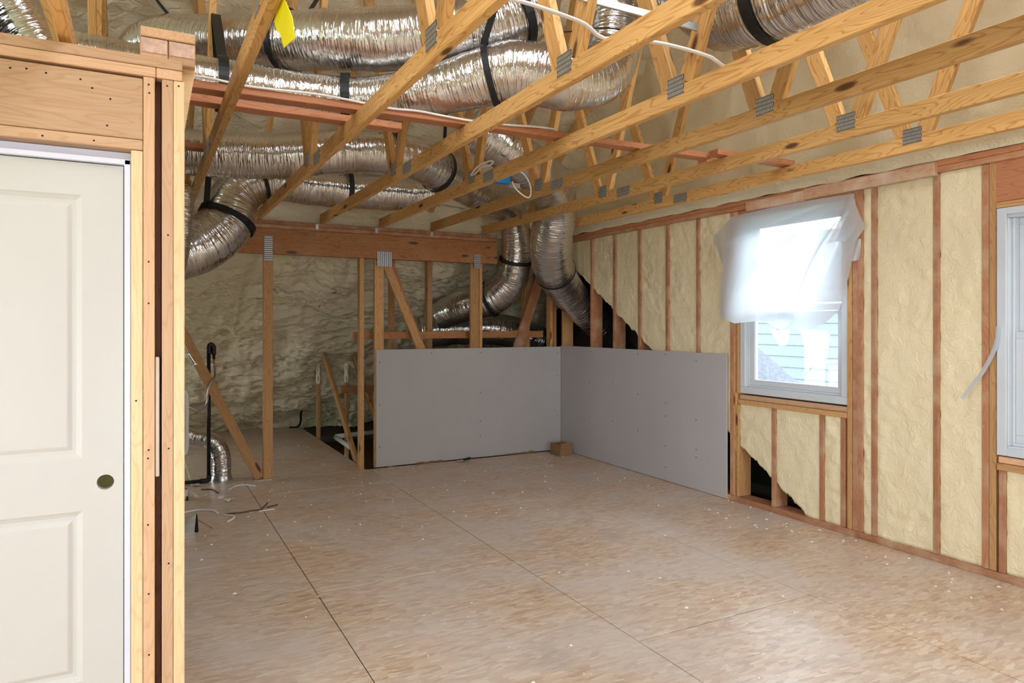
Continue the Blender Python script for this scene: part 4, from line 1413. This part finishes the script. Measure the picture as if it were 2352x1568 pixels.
# ------------------------------------------------------------------ cables, tags and metalwork among the trusses
tube('white_cable', [(0.05, 3.507, 2.606), (0.25, 3.500, 2.612), (0.45, 3.498, 2.600), (0.75, 3.486, 2.608), (0.92, 3.482, 2.602), (1.05, 3.478, 2.594), (1.15, 3.476, 2.590), (1.28, 3.472, 2.596), (1.42, 3.468, 2.590), (1.6, 3.463, 2.583), (1.8, 3.458, 2.590), (2.0, 3.454, 2.604), (2.12, 3.462, 2.608)],
     0.006, 'cable', None, 8, 0.03, 'white electric cable lying along the long reddish brace board', 'cable')
tube('white_cable', [(0.6, 2.16, 2.62), (0.98, 2.15, 2.575), (1.14, 2.135, 2.60), (1.30, 2.14, 2.596), (1.465, 2.18, 2.60), (1.571, 2.20, 2.572), (1.78, 2.195, 2.60), (1.94, 2.185, 2.60), (2.10, 2.18, 2.588), (2.171, 2.19, 2.570), (2.3, 2.2, 2.575)],
     0.0075, 'cable', None, 8, 0.03, 'white electric cable draped over the trusses at the top of the picture', 'cable')
tube('cable_loop', [(2.58, 4.86, 2.60), (2.60, 4.85, 2.55), (2.65, 4.83, 2.50), (2.69, 4.80, 2.472), (2.71, 4.79, 2.50), (2.70, 4.79, 2.58), (2.66, 4.82, 2.66), (2.60, 4.86, 2.70)],
     0.006, 'cable', None, 8, 0.02, 'drooping loop of white cable beside the blue box', 'cable')
tube('cable_coil', [(2.13, 4.66, 2.566), (2.125, 4.60, 2.585), (2.12, 4.48, 2.605), (2.115, 4.33, 2.60), (2.11, 4.25, 2.58), (2.125, 4.34, 2.572), (2.13, 4.46, 2.59), (2.14, 4.58, 2.575), (2.14, 4.65, 2.567)],
     0.006, 'cable', None, 8, 0.02, 'small coil of white cable resting on the fourth truss chord', 'cable')
bbx = root('junction_box', (2.58, 4.99, 2.60), 'bright blue plastic junction box among the ducts', 'electrical box')
box('body', (2.50, 4.97, 2.61), (2.62, 5.05, 2.69), 'blue', bbx)
box('rim', (2.495, 4.963, 2.605), (2.625, 4.971, 2.625), 'blue', bbx)
box('nail_bracket', (2.62, 4.99, 2.58), (2.722, 5.01, 2.62), 'steel', bbx, 0.001)
thing_board('metal_strut', (1.2, 2.29, 2.76), (2.125, 2.29, 2.76), 0.012, 0.032, 'steel', (0, 1, 0), 'shiny metal strut crossing between the third and fourth trusses', 'strut')
tube('thin_cable', [(1.86, 3.0, 2.95), (1.95, 2.96, 2.96), (2.08, 2.93, 2.99), (2.3, 2.95, 3.02)], 0.004, 'black', None, 6, 0.03, 'thin black wire in front of the duct elbow', 'wire')
tube('thin_cable', [(-0.02, 5.05, 3.75), (0.03, 5.0, 3.62), (0.10, 4.95, 3.50), (0.16, 4.92, 3.42)], 0.010, 'blackpipe', None, 6, 0.03, 'dark cable coming down to the left end of the uppermost duct', 'wire')
# yellow tag folded over the first chord
vs = [(0.381, 2.262, 2.500), (0.383, 2.400, 2.475), (0.388, 2.365, 2.43), (0.392, 2.335, 2.41), (0.396, 2.292, 2.352), (0.400, 2.135, 2.325), (0.395, 2.145, 2.39), (0.386, 2.205, 2.46)]
vs2 = [(x + 0.002, yy, z) for x, yy, z in vs]
n = len(vs)
o = place('yellow_tag', vs + vs2, [tuple(range(n)), tuple(range(n, 2 * n))[::-1]] + [(i, n + i, n + (i + 1) % n, (i + 1) % n) for i in range(n)], 'yellow')
tag(o, 'bright yellow tag hanging from the truss nearest the door', 'tag')
vs = [(4.262, 2.03, 2.590), (4.268, 2.17, 2.584), (4.300, 2.15, 2.557), (4.290, 2.00, 2.568)]
vs2 = [(x - 0.003, yy, z) for x, yy, z in vs]
o = place('yellow_tag', vs + vs2, [(0, 1, 2, 3), (7, 6, 5, 4)] + [(i, (i + 1) % 4, 4 + (i + 1) % 4, 4 + i) for i in range(4)], 'yellow')
tag(o, 'small yellow scrap stuck on the foam strip above the right wall', 'tag')

# ------------------------------------------------------------------ plastic hung over the first window
def lerp_path(path, t):
    t = t * (len(path) - 1)
    i = min(int(t), len(path) - 2)
    f = t - i
    return tuple(path[i][k] * (1 - f) + path[i + 1][k] * f for k in range(len(path[0])))


LEFT = [(4.262, 2.365), (4.285, 2.22), (4.30, 2.08), (4.32, 1.82), (4.338, 1.55)]
RIGHT = [(3.125, 2.372), (3.105, 2.22), (3.085, 2.06), (3.13, 1.80), (3.20, 1.575)]
BOT = [(0.0, 0.0), (0.10, 0.045), (0.22, 0.075), (0.36, 0.06), (0.44, 0.09), (0.50, 0.135), (0.56, 0.10), (0.62, 0.085), (0.72, 0.14), (0.84, 0.125), (0.92, 0.09), (1.0, 0.0)]


def bot_drop(u):
    for (a, da), (b, db) in zip(BOT[:-1], BOT[1:]):
        if u <= b:
            return da + (db - da) * (u - a) / (b - a)
    return 0


def film_fn(u, v):
    yl, zl = lerp_path(LEFT, v)
    yr, zr = lerp_path(RIGHT, v)
    y = yl + (yr - yl) * u
    z = zl + (zr - zl) * u - bot_drop(u) * v ** 4 + 0.012 * math.sin(u * 3.1) * (1 - v)
    fold = 0.030 * math.sin((u * 1.9 + v * 0.9 + 0.25 * math.sin(v * 3)) * 6.0) * v * (0.35 + u)
    fold += 0.020 * noise.noise(V((u * 4 + v * 3, v * 2.5, 1))) * v
    # creases that fan out from the top right corner
    ang = math.atan2(v, 1.02 - u)
    fold += 0.045 * (1 - 2 * abs(math.sin(ang * 7.5 + 0.4))) * math.exp(-1.3 * (1 - u)) * min(1, v * 2.5)
    fold += 0.03 * (1 - 2 * abs(math.sin(u * 5.2 + v * 1.2 + 0.6))) * v ** 3
    belly = 0.075 * math.sin(math.pi * min(1, v * 0.75)) * v + 0.045 * v ** 6 * math.sin(u * 9)
    return V((4.318 - belly - max(0, fold) - 0.35 * fold, y, z))


film = root('plastic_sheet', (4.3, 3.7, 1.42), 'milky plastic sheet hung over the upper half of the left window', 'plastic sheet')
grid_sheet('sheet', 70, 60, film_fn, 'film', film)


def flap(name, pts, n=10):
    a, b, c, d = [V(p) for p in pts]

    def fn(u, v):
        p = (a * (1 - u) + b * u) * (1 - v) + (d * (1 - u) + c * u) * v
        p.x += 0.014 * math.sin(u * 7 + v * 3) * (u + v) * 0.5
        return p
    return grid_sheet(name, n, n, fn, 'film', film)


flap('flap', [(4.314, 4.25, 2.36), (4.31, 4.47, 2.20), (4.30, 4.40, 2.06), (4.31, 4.31, 1.95)])
flap('flap', [(4.312, 3.14, 2.36), (4.305, 3.035, 2.14), (4.29, 3.085, 2.045), (4.27, 3.30, 2.05)])
flap('flap', [(4.335, 3.19, 2.06), (4.335, 3.09, 2.06), (4.33, 3.09, 1.92), (4.33, 3.18, 1.90)])
flap('torn_tail', [(4.31, 3.86, 1.445), (4.31, 3.66, 1.43), (4.34, 3.70, 1.32), (4.34, 3.78, 1.30)])
flap('torn_tail', [(4.31, 3.57, 1.44), (4.31, 3.31, 1.43), (4.35, 3.36, 1.22), (4.35, 3.53, 1.20)])
# torn strip of tape dangling from the jamb between the windows
pts, _ = catmull([(4.342, 2.225, 1.46), (4.335, 2.235, 1.35), (4.32, 2.29, 1.21), (4.305, 2.35, 1.11), (4.295, 2.40, 1.03)], 0.03)
vs, fs = [], []
ribbon_geo(pts, [V((0.2, 0.8, 0.5))] * len(pts), 0.026, 0.002, vs, fs)
tag(place('tape_strip', vs, fs, 'film'), 'loose pale strip dangling on the foam beside the right window', 'strip')

# ------------------------------------------------------------------ outside
gr = box('ground', (-30, -30, -3.2), (40, 40, -3.0), 'ground', None, 0)
gr['kind'] = 'structure'
nh = root('neighbour_house', (13.0, 4, -3.0), 'blue sided house seen through the windows', 'building')
for k in range(26):
    z = -3.0 + k * 0.25
    board('siding_board', (13.0 - 0.015, -6, z + 0.125), (13.0 - 0.015, 14, z + 0.125), 0.255, 0.02, 'siding', nh, (0.07, 0, 1), 0)
box('corner_trim', (12.93, 4.9, -3.0), (12.98, 5.05, 3.5), 'vinyl', nh)
box('band_trim', (12.93, -6, 1.75), (12.97, 14, 1.95), 'vinyl', nh)
